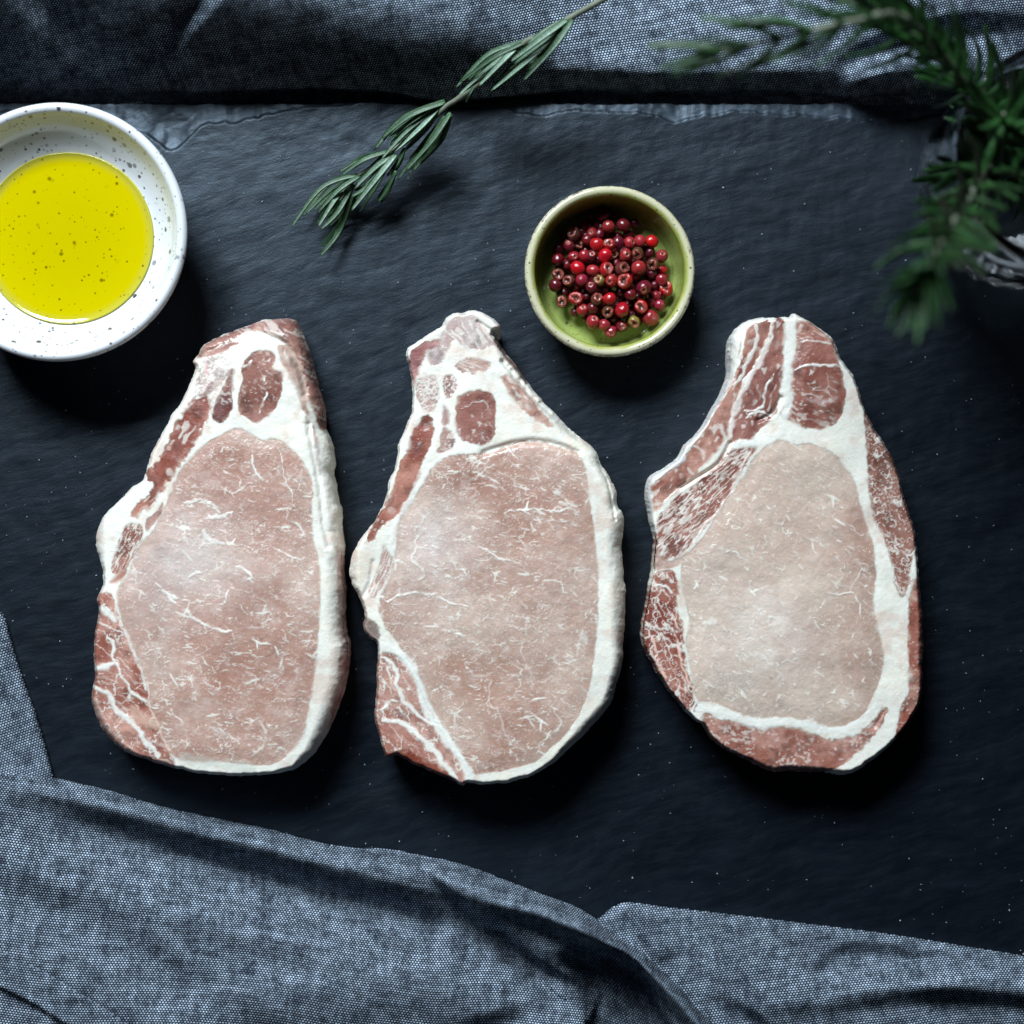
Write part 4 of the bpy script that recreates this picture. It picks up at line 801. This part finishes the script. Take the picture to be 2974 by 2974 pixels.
# white dish with oil
k_ = (H - 0.035) / H
bx, by = (165 - 1487) * S * k_, (1487 - 673) * S * k_
Rw = 377 * S * k_
dish = D.objects.new('dipping_dish', None); COL.objects.link(dish); dish.location = (bx, by, 0.0)
tag(dish, 'round white ceramic dish with dark speckles holding yellow oil', 'dish')
prof = sm([(0, .0025), (.018, .0025), (.0215, .0006), (.0235, .003), (.032, .009), (.041, .018), (Rw - .0014, .0295), (Rw, .0335), (Rw - .0004, .0352), (Rw - .0018, .0360), (Rw - .0034, .0352), (Rw - .0046, .0325), (Rw - .0075, .0275), (.0355, .0225), (.0310, .0195), (.0255, .0150), (.015, .0125), (0, .0120)], 5)
lathe('bowl_body', prof, M_white, (0, 0, 0), 160, dish, 0.003, 1)
def oil_material():
    n = NT('yellow_oil'); co = n.coord()
    s = n.n.new('ShaderNodeSeparateXYZ'); n.l(co, s.inputs[0])
    r = n.math('SQRT', n.math('ADD', n.math('POWER', s.outputs[0], 2.0), n.math('POWER', s.outputs[1], 2.0)))
    e = n.ramp(r, 0.0283, 0.0324)
    c = n.mix(e, c4((0.46, 0.385, 0.0)), c4((0.36, 0.35, 0.06)))
    c = n.mix(n.math('MULTIPLY', n.ramp(r, 0.0, 0.030), 0.35), c, c4((0.51, 0.43, 0.0)))
    for k, (sc, sz, th) in enumerate([(330, .34, .80), (720, .42, .74), (200, .22, .72)]):
        v = n.n.new('ShaderNodeTexVoronoi'); n.l(n.mapping(co, rot=(0, 0, k + .4)), v.inputs['Vector']); v.inputs['Scale'].default_value = sc
        q = n.n.new('ShaderNodeSeparateColor'); n.l(v.outputs['Color'], q.inputs[0])
        rad = n.math('MULTIPLY', n.math('MULTIPLY_ADD', q.outputs[1], 0.7, 0.3), sz)
        m = n.math('MULTIPLY', n.math('SUBTRACT', 1.0, n.ramp(n.math('DIVIDE', v.outputs['Distance'], rad), 0.4, 1.1)), n.math('GREATER_THAN', q.outputs[0], th))
        c = n.mix(n.math('MULTIPLY', m, n.math('MULTIPLY_ADD', q.outputs[2], 0.65, 0.2)), c, c4((0.06, 0.045, 0.0)))
    return n.set(color=c, rough=0.05, spec=0.45, ior=1.47, coat=0.0)
oil = lathe('olive_oil', sm([(0, .0206), (.02, .0206), (.029, .0207), (.0312, .02095), (.0322, .0213), (.0326, .0205)], 4), oil_material(), dish.location, 96)
tag(oil, 'pool of bright yellow olive oil with dark specks in the white dish', 'oil')

# green peppercorn bowl
HB = 0.024
k_ = (H - HB) / H
gx, gy = (1771.5 - 1487) * S * k_, (1487 - 786.5) * S * k_
Rg = 249 * S * k_
def green(n, co):
    s = n.n.new('ShaderNodeSeparateXYZ'); n.l(co, s.inputs[0])
    r = n.math('SQRT', n.math('ADD', n.math('POWER', s.outputs[0], 2.0), n.math('POWER', s.outputs[1], 2.0)))
    nz = n.math('MULTIPLY', n.math('SUBTRACT', n.noise(co, 180, 4), 0.5), 0.0022)
    rr = n.math('ADD', r, nz)
    inn = n.mix(n.ramp(n.noise(co, 60, 3), .3, .7), c4((0.26, 0.33, 0.055)), c4((0.34, 0.36, 0.075)))
    deep = n.mix(n.ramp(r, 0.0270, 0.0285), c4((0.29, 0.36, 0.10)), inn)
    c = n.mix(n.ramp(rr, Rg - .0038, Rg - .0020), deep, c4((0.52, 0.50, 0.34)))
    br = n.math('MULTIPLY', n.ramp(rr, Rg - .0012, Rg - .0001), n.ramp(n.noise(co, 420, 4, .7), .44, .62))
    return n.mix(br, c, c4((0.10, 0.075, 0.05)))
M_green = speckled_glaze('green_glaze', green, (0.05, 0.035, 0.02), 520, 0.42, 0.82, 0.15, 0.5)
gb = D.objects.new('pepper_bowl', None); COL.objects.link(gb); gb.location = (gx, gy, 0)
tag(gb, 'small round green glazed bowl with speckled cream rim full of pink peppercorns', 'bowl')
prof = sm([(0, .0018), (.0185, .0018), (.020, .0004), (.0225, .0006), (.0245, .003), (.0290, .010), (Rg - .0006, .0205), (Rg, HB - .0018), (Rg - .0008, HB - .0003), (Rg - .0020, HB), (Rg - .0032, HB - .0006), (Rg - .0040, HB - .0022), (Rg - .0046, .0160), (.0268, .0095), (.0256, .0068), (.0240, .0060), (.012, .0058), (0, .0058)], 5)
lathe('bowl_body', prof, M_green, (0, 0, 0), 160, gb, 0.004, 4)

# ------------------------------------------------------------------ peppercorns
def corn_material():
    n = NT('pink_peppercorn'); co = n.coord()
    oi = n.n.new('ShaderNodeObjectInfo')
    at = n.n.new('ShaderNodeAttribute'); at.attribute_name = 'Col'
    sp = n.n.new('ShaderNodeSeparateColor'); n.l(at.outputs[0], sp.inputs[0])
    b = n.mix(n.ramp(n.noise(co, 1.6, 3, .6), .45, .8), oi.outputs['Color'], c4((0.12, 0.022, 0.016)))
    c = n.mix(n.math('MULTIPLY', n.ramp(n.noise(co, 2.5, 3, .6), .3, .7), 0.8), oi.outputs['Color'], b)
    c = n.mix(sp.outputs[0], c, c4((0.36, 0.09, 0.07)))     # torn papery edge
    c = n.mix(sp.outputs[1], c, c4((0.060, 0.022, 0.016)))   # hollow inside
    bn = n.bump(n.noise(co, 3.5, 3), 0.0004, 0.5)
    return n.set(color=c, rough=0.18, spec=0.6, sss=0.1, ssr=(1, .2, .15), sscale=.0008, normal=bn)
M_corn = corn_material()
def corn_mesh(kind, seed):
    r = random.Random(seed); nu, nv = 24, 16; V = []; C = []
    dents = [(Vector((r.gauss(0, 1), r.gauss(0, 1), r.gauss(0, 1))).normalized(), r.uniform(.04, .16), r.uniform(.4, .8)) for _ in range({'whole': 2, 'dimpled': 3, 'open': 3, 'crumpled': 12}[kind])]
    top = Vector((r.uniform(-.35, .35), r.uniform(-.3, .3), 1)).normalized()
    ha = {'whole': .13, 'dimpled': .30, 'open': .72, 'crumpled': .55}[kind]
    for i in range(nv + 1):
        th = math.pi * i / nv
        for j in range(nu):
            ph = 2 * math.pi * j / nu
            d = Vector((math.sin(th) * math.cos(ph), math.sin(th) * math.sin(ph), math.cos(th)))
            R = 1.0 + 0.05 * math.sin(2 * ph + seed) * math.sin(th)
            for dv, am, wd in dents:
                a = d.angle(dv); R -= am * math.exp(-(a / wd) ** 2)
            a = d.angle(top, 0.0); c = [0, 0]
            jag = ha * (1 + (.22 * math.sin(2 * ph + seed) + .12 * math.sin(3 * ph + 2 * seed)) * (kind in ('open', 'crumpled')))
            if kind == 'whole':
                R -= .05 * math.exp(-(a / ha) ** 2); c[0] = .3 * math.exp(-(a / (ha * .6)) ** 2)
            else:
                dp = {'dimpled': .30, 'open': .75, 'crumpled': .8}[kind]
                if a < jag: R -= dp * (1 - (a / jag) ** 2) ** .6; c[1] = 1.0 if a < jag * .8 else .5
                if abs(a - jag) < .12: c[0] = 1; R += .02; c[1] = 0
            V.append(tuple(d * R)); C.append((c[0], c[1], 0))
    F = []
    for i in range(nv):
        for j in range(nu):
            a0, a1 = i * nu + j, i * nu + (j + 1) % nu
            F.append([a0, a0 + nu, a1 + nu, a1])
    return mesh_np('peppercorn', V, F, np.array(C)) 
CM = {k: [corn_mesh(k, 11 * i + q) for i in range(4)] for q, k in enumerate(('whole', 'dimpled', 'open', 'crumpled'))}
for L_ in CM.values():
    for me in L_: me.materials.append(M_corn)
RD = (0.36, 0.006, 0.010); PK = (0.27, 0.015, 0.021); MR = (0.10, 0.006, 0.012); BN = (0.085, 0.024, 0.014); GD = (0.20, 0.13, 0.05)
kinds = {
 'r': ('whole', RD, 'bright glossy red whole peppercorn in the green bowl', 'bright red whole peppercorns'),
 'p': ('whole', PK, 'dull pink whole peppercorn in the green bowl', 'dull pink whole peppercorns'),
 'm': ('whole', MR, 'dark maroon whole peppercorn in the green bowl', 'dark maroon whole peppercorns'),
 'd': ('dimpled', PK, 'pink peppercorn with a small sunken dimple in the green bowl', 'dimpled pink peppercorns'),
 'D': ('dimpled', MR, 'maroon peppercorn with a small sunken dimple in the green bowl', 'dimpled maroon peppercorns'),
 'o': ('open', RD, 'red peppercorn husk broken open in the green bowl', 'broken open red husks'),
 'O': ('open', BN, 'brown peppercorn husk broken open in the green bowl', 'broken open brown husks'),
 'c': ('crumpled', GD, 'golden brown crumpled empty husk in the green bowl', 'crumpled golden husks')}
corns = [(905,415,62,'m'),(958,530,60,'p'),(1100,510,64,'m'),(790,440,42,'m'),(1205,495,46,'m'),(1035,430,42,'m'),(710,520,46,'m'),(620,600,66,'O'),(530,620,44,'m'),(800,590,52,'d'),(870,600,48,'m'),(1140,600,44,'m'),
 (750,660,52,'m'),(845,700,66,'r'),(965,700,58,'o'),(1050,680,56,'m'),(1165,685,58,'d'),(1262,670,58,'p'),(1375,672,58,'r'),(470,745,52,'m'),(575,715,56,'D'),(675,710,46,'O'),
 (620,820,56,'d'),(725,810,56,'p'),(790,805,54,'D'),(925,810,66,'r'),(1020,810,44,'c'),(1120,805,60,'d'),(1240,790,58,'O'),(1355,775,50,'m'),(1475,815,60,'d'),
 (465,850,58,'m'),(560,900,48,'m'),(660,930,68,'r'),(805,955,60,'p'),(937,940,66,'o'),(1090,935,68,'O'),(1245,930,72,'p'),(1262,855,48,'O'),(1385,890,60,'O'),(1475,945,48,'r'),(1372,985,52,'m'),
 (470,990,58,'O'),(575,1050,58,'O'),(700,1045,58,'p'),(790,1110,54,'D'),(868,1048,56,'c'),(985,1050,60,'d'),(1112,1055,74,'o'),(1215,1010,36,'r'),(1300,1120,72,'D'),(1470,1045,54,'p'),(1520,1130,72,'o'),
 (445,1095,64,'m'),(530,1165,46,'m'),(645,1225,70,'o'),(510,1255,60,'O'),(740,1205,44,'m'),(845,1230,62,'O'),(965,1225,60,'r'),(1070,1160,44,'m'),(1170,1180,56,'m'),(1230,1240,40,'m'),
 (1420,1200,50,'p'),(1365,1255,46,'p'),(1450,1290,54,'p'),(1270,1300,66,'o'),(1090,1330,70,'r'),(705,1330,60,'d'),(630,1355,44,'m'),(800,1320,56,'m'),(950,1350,60,'O'),
 (810,1450,68,'d'),(915,1480,56,'p'),(1085,1490,58,'D'),(1200,1450,66,'c'),(1365,1410,72,'p'),(980,1545,60,'d'),(1000,1420,44,'m'),(740,1410,44,'m'),(1150,1270,40,'m'),(640,1130,40,'m'),(920,1140,42,'m'),(1030,880,40,'m'),(700,900,38,'m'),(860,850,40,'m'),(1290,1400,40,'m'),(1180,1370,40,'m'),(900,1330,40,'r'),(1400,1090,40,'m')]
r2 = random.Random(3)
PL = []
def put_corn(x, y, rad, kd, z=None):
    zin = z
    kind, colr, lb, gr = kinds[kd]
    px = 1480 + x * .3002; py = 500 + y * .3002
    rw = rad * .3002 * S * 1.09
    dist = math.hypot(x - 965, y - 975)
    if z is None: z = 0.0058 + rw + 0.0062 * max(0, 1 - (dist / 620) ** 2) + r2.uniform(0, .0014) + (0.0016 if rad > 52 else -0.0008)
    o = D.objects.new('peppercorn', CM[kind][r2.randrange(4)]); COL.objects.link(o)
    o.location = P(px, py, z); s = r2.uniform(.94, 1.04)
    o.scale = (rw * s, rw * r2.uniform(.92, 1.02), rw * r2.uniform(.92, 1.02))
    if kd in 'dDoOc': o.rotation_euler = (r2.uniform(-.5, .5), r2.uniform(-.5, .5), r2.uniform(0, 6.3))
    else: o.rotation_euler = (r2.uniform(0, 6.3), r2.uniform(0, 6.3), r2.uniform(0, 6.3))
    j = r2.uniform(.8, 1.2); o.color = (colr[0] * j, colr[1] * r2.uniform(.8, 1.5), colr[2] * r2.uniform(.8, 1.5), 1)
    ck = int(round(math.degrees(math.atan2(x - 965, 990 - y)) / 30)) % 12 or 12
    ring = 'near the rim' if dist > 470 else ('midway to the rim' if dist > 250 else 'close to the middle')
    o['category'] = 'peppercorn'; o['group'] = gr + (' in the lower layer' if zin is not None else '')
    PL.append((o, lb.replace(' in the green bowl', ''), ('partly hidden, ' if zin is not None else '') + "at %s o'clock, %s" % (('one two three four five six seven eight nine ten eleven twelve').split()[ck - 1], ring), y, x))
for c_ in corns: put_corn(*c_)
for i in range(120):      # the layer underneath
    a = r2.uniform(0, 6.283); q = 530 * math.sqrt(r2.random())
    put_corn(975 + q * math.cos(a), 985 + q * math.sin(a), r2.uniform(50, 62), 'm', 0.0058 + .0028)

from collections import defaultdict
dd_ = defaultdict(list)
for t_ in PL: dd_[(t_[1], t_[2])].append(t_)
for (a_, b_), L_ in dd_.items():
    L_.sort(key=lambda t: t[3])
    wd = {1: [''], 2: ['upper ', 'lower '], 3: ['top ', 'middle ', 'bottom ']}.get(len(L_), ['topmost ', 'second from top '] + ['%s from top ' % q for q in ('third', 'fourth', 'fifth', 'sixth', 'seventh', 'eighth', 'ninth', 'tenth', 'eleventh', 'twelfth', 'thirteenth', 'fourteenth', 'fifteenth')])
    for t_, w_ in zip(L_, wd): t_[0]['label'] = w_ + a_ + ' ' + b_

# ------------------------------------------------------------------ rosemary
def leaf_material():
    n = NT('rosemary_leaf'); co = n.coord()
    at = n.n.new('ShaderNodeAttribute'); at.attribute_name = 'Col'
    sp = n.n.new('ShaderNodeSeparateColor'); n.l(at.outputs[0], sp.inputs[0])
    g = n.mix(n.ramp(n.noise(co, 400, 3), .3, .7), c4((0.0055, 0.027, 0.006)), c4((0.015, 0.062, 0.012)))
    p = n.mix(n.ramp(n.noise(co, 900, 3), .3, .7), c4((0.22, 0.34, 0.25)), c4((0.36, 0.49, 0.40)))
    c = n.mix(sp.outputs[0], g, p)
    c = n.mix(sp.outputs[1], c, c4((0.05, 0.14, 0.045)))
    return n.set(color=c, rough=0.45, spec=0.35, normal=n.bump(n.noise(co, 2200, 2), .0002, .6))
M_leaf = leaf_material()
M_stem = plain('rosemary_stem', (0.12, 0.14, 0.10), 0.6)
def leaf_ring(pts, wid, nrm, pale=1.0, n=14):
    """needle leaf along a curve: convex blade, rolled edges, grooved pale face"""
    p = spline(pts, False, max(2, n // (len(pts) - 1)))
    V = []; C = []; m = len(p); U = [(-1, -.15), (-.70, .24), (-.50, .16), (-.10, .06), (0, .0), (.10, .06), (.50, .16), (.70, .24), (1, -.15), (.5, -.55), (0, -.68), (-.5, -.55)]
    for i in range(m):
        t = i / (m - 1)
        tg = Vector(p[min(i + 1, m - 1)] - p[max(i - 1, 0)]).normalized()
        sd = tg.cross(nrm).normalized(); up = sd.cross(tg).normalized()
        w = wid * 1.08 * (math.sin(math.pi * (0.10 + 0.86 * t) ** 0.8) ** 0.55) * (1 if t < .97 else .5)
        w = max(w, wid * .16)
        for u, h in U:
            V.append(Vector(p[i]) + sd * (u * w) + up * (h * w * .55))
            C.append((pale * (.55 if u == 0 and h > -.1 else (.95 if abs(u) < .55 and h > 0 else 0)) * (1 if t < .95 else .2), .6 if t < .1 else 0, 0))
    k = len(U); F = []
    for i in range(m - 1):
        for j in range(k): F.append([i * k + j, i * k + (j + 1) % k, (i + 1) * k + (j + 1) % k, (i + 1) * k + j])
    F.append(list(range(k))[::-1]); F.append([(m - 1) * k + j for j in range(k)])
    return V, F, C
def tube(name, pts, rads, mat, parent, seg=10):
    p = spline(pts, False, 6); m = len(p); V = []; F = []
    rr = np.interp(np.linspace(0, 1, m), np.linspace(0, 1, len(rads)), rads)
    for i in range(m):
        tg = Vector(p[min(i + 1, m - 1)] - p[max(i - 1, 0)]).normalized(); a = tg.cross(Vector((0, 0, 1)) if abs(tg.z) < .95 else Vector((1, 0, 0))).normalized(); b = a.cross(tg)
        r_ = rr[i] * (1 + .22 * math.exp(-((i % 9) - 4) ** 2 / 1.5))
        for j in range(seg):
            q = 2 * math.pi * j / seg; V.append(Vector(p[i]) + (a * math.cos(q) + b * math.sin(q)) * r_)
    for i in range(m - 1):
        for j in range(seg): F.append([i * seg + j, i * seg + (j + 1) % seg, (i + 1) * seg + (j + 1) % seg, (i + 1) * seg + j])
    F.append(list(range(seg))[::-1]); F.append([(m - 1) * seg + j for j in range(seg)])
    return link(name, mesh_np(name, V, F), mat, parent)

def main_sprig():
    root = D.objects.new('rosemary_sprig', None); COL.objects.link(root)
    tag(root, 'single green rosemary sprig lying from the far cloth down onto the slate', 'rosemary')
    E = lambda x, y: (820 + x * .5072, y * .5072)
    zs = lambda x, y: float(np.interp(math.hypot(x - 250, y - 1250), [0, 250, 700, 1000, 1500, 2100], [.006, .013, .021, .028, .042, .050]))
    root.location = P(*E(600, 900), 0)
    inv = Vector(root.location)
    q = lambda x, y, dz=0: np.array(Pv(*E(x, y), zs(x, y) + dz) - inv)
    stem = [(2050, -130), (1830, 0), (1660, 95), (1500, 190), (1380, 250), (1240, 380), (1110, 490), (1000, 570), (930, 615), (830, 710), (700, 815), (590, 885), (500, 960), (420, 1020), (370, 1090), (330, 1150)]
    tube('stem', [q(*s) for s in stem], [.00125, .0011, .00105, .0010, .0009, .0006, .0004], M_stem, root)
    LV = [((1640,105),(1480,220),(1306,352),17,.9),((1655,112),(1470,290),(1192,522),17,.9),((1662,112),(1560,260),(1376,465),16,.9),((1392,235),(1180,310),(990,505),14,.5),((1375,245),(1180,390),(1006,548),14,.9),((1350,262),(1265,345),(1124,492),17,1),
      ((1400,235),(1210,330),(1020,470),13,.3),((1640,100),(1500,180),(1400,250),16,.5),((1100,490),(1070,540),(1050,590),9,.3),
      ((930,580),(690,680),(530,852),17,.45),((915,598),(720,745),(566,912),13,.7),((902,606),(790,730),(636,872),18,1),((962,648),(860,800),(708,975),16,.35),((966,655),(880,830),(748,975),14,.15),((930,668),(785,850),(660,1032),12,.15),((925,590),(740,660),(570,790),13,.3),((905,600),(720,700),(600,800),12,.1),
      ((600,868),(465,915),(343,1002),14,.3),((640,880),(530,960),(398,1092),17,.8),((650,885),(540,1020),(394,1207),18,1),((430,1000),(225,1075),(50,1302),13,.3),((432,1004),(280,1085),(132,1226),12,.3),((440,1008),(320,1090),(198,1222),14,.5),
      ((392,1030),(300,1145),(205,1298),15,1),((405,1055),(320,1210),(222,1312),15,.7),((402,1110),(325,1325),(218,1464),15,.15),((600,950),(520,1090),(440,1215),12,.15),((650,980),(600,1080),(550,1155),12,.1),((560,1000),(470,1080),(390,1130),13,.4),((700,850),(660,930),(600,1010),14,.15),((420,1020),(330,1120),(210,1260),12,.2)]
    ra = random.Random(77)
    for a, b, c, w, pale in list(LV) * 2:
        if math.hypot(a[0] - c[0], a[1] - c[1]) < 180: continue
        jx, jy = ra.uniform(-34, 34), ra.uniform(-30, 30); f = ra.uniform(.7, .95)
        c2 = (a[0] + (c[0] - a[0]) * f + jx, a[1] + (c[1] - a[1]) * f + jy); b2 = (a[0] + (b[0] - a[0]) * f + jx * .7, a[1] + (b[1] - a[1]) * f + jy * .7)
        LV.append((a, b2, c2, w * .85, ra.choice([.05, .1, .35])))
    for i, (a, b, c, w, pale) in enumerate(LV):
        rr = random.Random(i)
        lift = rr.uniform(-.001, .0035) - (0.004 if pale < .2 else 0)
        if i >= 31: lift -= .0035
        V, F, C = leaf_ring([q(*a, 0.0006), q(*b, 0.0018 + lift), q(*c, 0.0005 + lift * .6)], w * .5072 * S * .98, Vector((rr.uniform(-.35, .35), rr.uniform(-.3, .3), 1)).normalized(), pale, 16)
        link('leaf', mesh_np('leaf', V, F, np.array(C)), M_leaf, root)
main_sprig()

# shared leaf meshes for the bunch in the glass
LM = []
for i in range(5):
    rr = random.Random(90 + i); L = .024
    V, F, C = leaf_ring([np.array((0, 0, 0.)), np.array((L * .5, rr.uniform(-.001, .001), .0022)), np.array((L, rr.uniform(-.003, .003), rr.uniform(-.002, .002)))], .00135, Vector((0, 0, 1)), (0.05, .0, .28, .05, .12)[i], 10)
    me = mesh_np('leaf', V, F, np.array(C)); me.materials.append(M_leaf); LM.append(me)
def sprig(label, pts, spacing, ang, seed, scale=1.0, start=0.15, tipfan=5, name='rosemary_sprig', group='rosemary sprigs standing in the glass'):
    rr = random.Random(seed)
    root = D.objects.new(name, None); COL.objects.link(root); root.location = Vector(pts[0]); tag(root, label, 'rosemary', group)
    base = Vector(pts[0]); pp = [np.array(Vector(p) - base) for p in pts]
    tube('stem', pp, [.0012, .001, .0006], M_stem, root, 8)
    p = spline(pp, False, 24)
    L = 0; nxt = 0; tot = sum(np.linalg.norm(p[i + 1] - p[i]) for i in range(len(p) - 1)); rot = rr.uniform(0, 3)
    for i in range(len(p) - 1):
        L += np.linalg.norm(p[i + 1] - p[i])
        if L < tot * start or L < nxt: continue
        nxt = L + spacing * rr.uniform(.8, 1.2); rot += 1.57
        f = L / tot; tg = Vector(p[i + 1] - p[i]).normalized(); a = tg.orthogonal().normalized(); b = tg.cross(a)
        k = 4 if f < .93 else tipfan
        for j in range(k):
            ph = rot + 2 * math.pi * j / k + rr.uniform(-.3, .3)
            out = a * math.cos(ph) + b * math.sin(ph)
            an = ang * rr.uniform(.75, 1.25) * (1 if f < .9 else .6)
            d = (tg * math.cos(an) + out * math.sin(an)).normalized()
            o = D.objects.new('leaf', LM[rr.randrange(5)]); COL.objects.link(o); o.parent = root
            y = d.cross(tg).normalized(); z = d.cross(y)
            o.matrix_local = Matrix.Translation(Vector(p[i])) @ Matrix((d, y, z)).transposed().to_4x4() @ Matrix.Scale(scale * rr.uniform(.75, 1.1), 4)
    return root

# ------------------------------------------------------------------ glass with rosemary
GX, GY = (2880 - 1487) * S, (1487 - 592) * S; GR = 0.0355; GH = 0.088
def glass_material():
    n = NT('clear_glass'); co = n.coord()
    sz = n.n.new('ShaderNodeSeparateXYZ'); n.l(co, sz.inputs[0])
    return n.set(color=(0.93, 0.97, 1.0, 1), rough=n.math('MULTIPLY_ADD', n.math('MAXIMUM', n.ramp(sz.outputs[2], 0.046, 0.030), n.ramp(sz.outputs[2], GH - .004, GH - .002)), 0.12, 0.012), trans=1.0, ior=1.5, normal=n.bump(n.noise(co, 60, 2), .0008, .15))
gl = D.objects.new('glass_tumbler', None); COL.objects.link(gl); gl.location = (GX, GY, 0.0006)
tag(gl, 'clear glass tumbler with swirling cut base holding a bunch of rosemary', 'glass')
gp = sm([(0, .0012), (.010, .0008), (.0155, .0008), (.0185, .0040), (.0240, .0120), (.0295, .0205), (.0340, .0290), (.0362, .040), (.0360, .054), (.0356, .070), (.0360, GH - .0022), (.0346, GH), (.0330, GH - .0020), (.0336, .070), (.0338, .056), (.0336, .0470), (.0310, .0400), (.0265, .0340), (.020, .0300), (.012, .0285), (0, .0280)], 4)
gp = [(r * 1.077, z) for r, z in gp]
def cut(a, z, r, i):
    if i < len(gp) // 2 and r > .012 and z < .044:
        f = min(1, (r - .012) / .006) * min(1, (0.044 - z) / .012)
        return 0.0012 * (abs(math.sin(a * 16 + z * 75)) - .6) * f
    return 0.0
g_ = lathe('glass_body', gp, glass_material(), (0, 0, 0), 336, gl, twist=cut)
c0 = Vector((GX, GY, 0.031))
def G(x, y, z): return P(x, y, z)
sprig('dark rosemary sprig leaning out of the glass towards the upper left corner', [c0 + Vector((.006, -.004, 0)), G(2900, 330, .075), G(2760, 190, .105), G(2600, 70, .125), G(2450, -20, .135), G(2330, -110, .14)], .0075, .62, 1, 1.05)
sprig('pale green rosemary twig reaching furthest left out of the glass across the far cloth', [c0 + Vector((-.004, .006, 0)), G(2840, 300, .090), G(2640, 60, .135), G(2480, 62, .145), G(2330, 95, .145), G(2180, 130, .14), G(2060, 155, .135)], .0090, .42, 2, 1.0, .42)
sprig('rosemary sprig drooping over the near side of the glass towards the right chop', [c0 + Vector((.004, .0, 0)), G(2890, 480, .095), G(2800, 600, .135), G(2735, 700, .160), G(2700, 780, .175), G(2660, 850, .182)], .0062, .85, 3, .82, .35, 14)
sprig('short rosemary sprig upright against the left wall of the glass', [c0 + Vector((-.010, .0, 0)), G(2830, 520, .05), G(2790, 500, .085)], .0065, .70, 4, 1.0, .1)
sprig('rosemary sprig standing in the middle of the glass', [c0 + Vector((0, .01, 0)), G(2900, 420, .05), G(2920, 380, .095), G(2915, 330, .115)], .0060, .70, 5, 1.05, .1)
sprig('rosemary sprig against the far right wall of the glass', [c0 + Vector((.012, .004, 0)), G(2960, 480, .05), G(3000, 420, .10)], .0060, .75, 6, 1.05, .1)
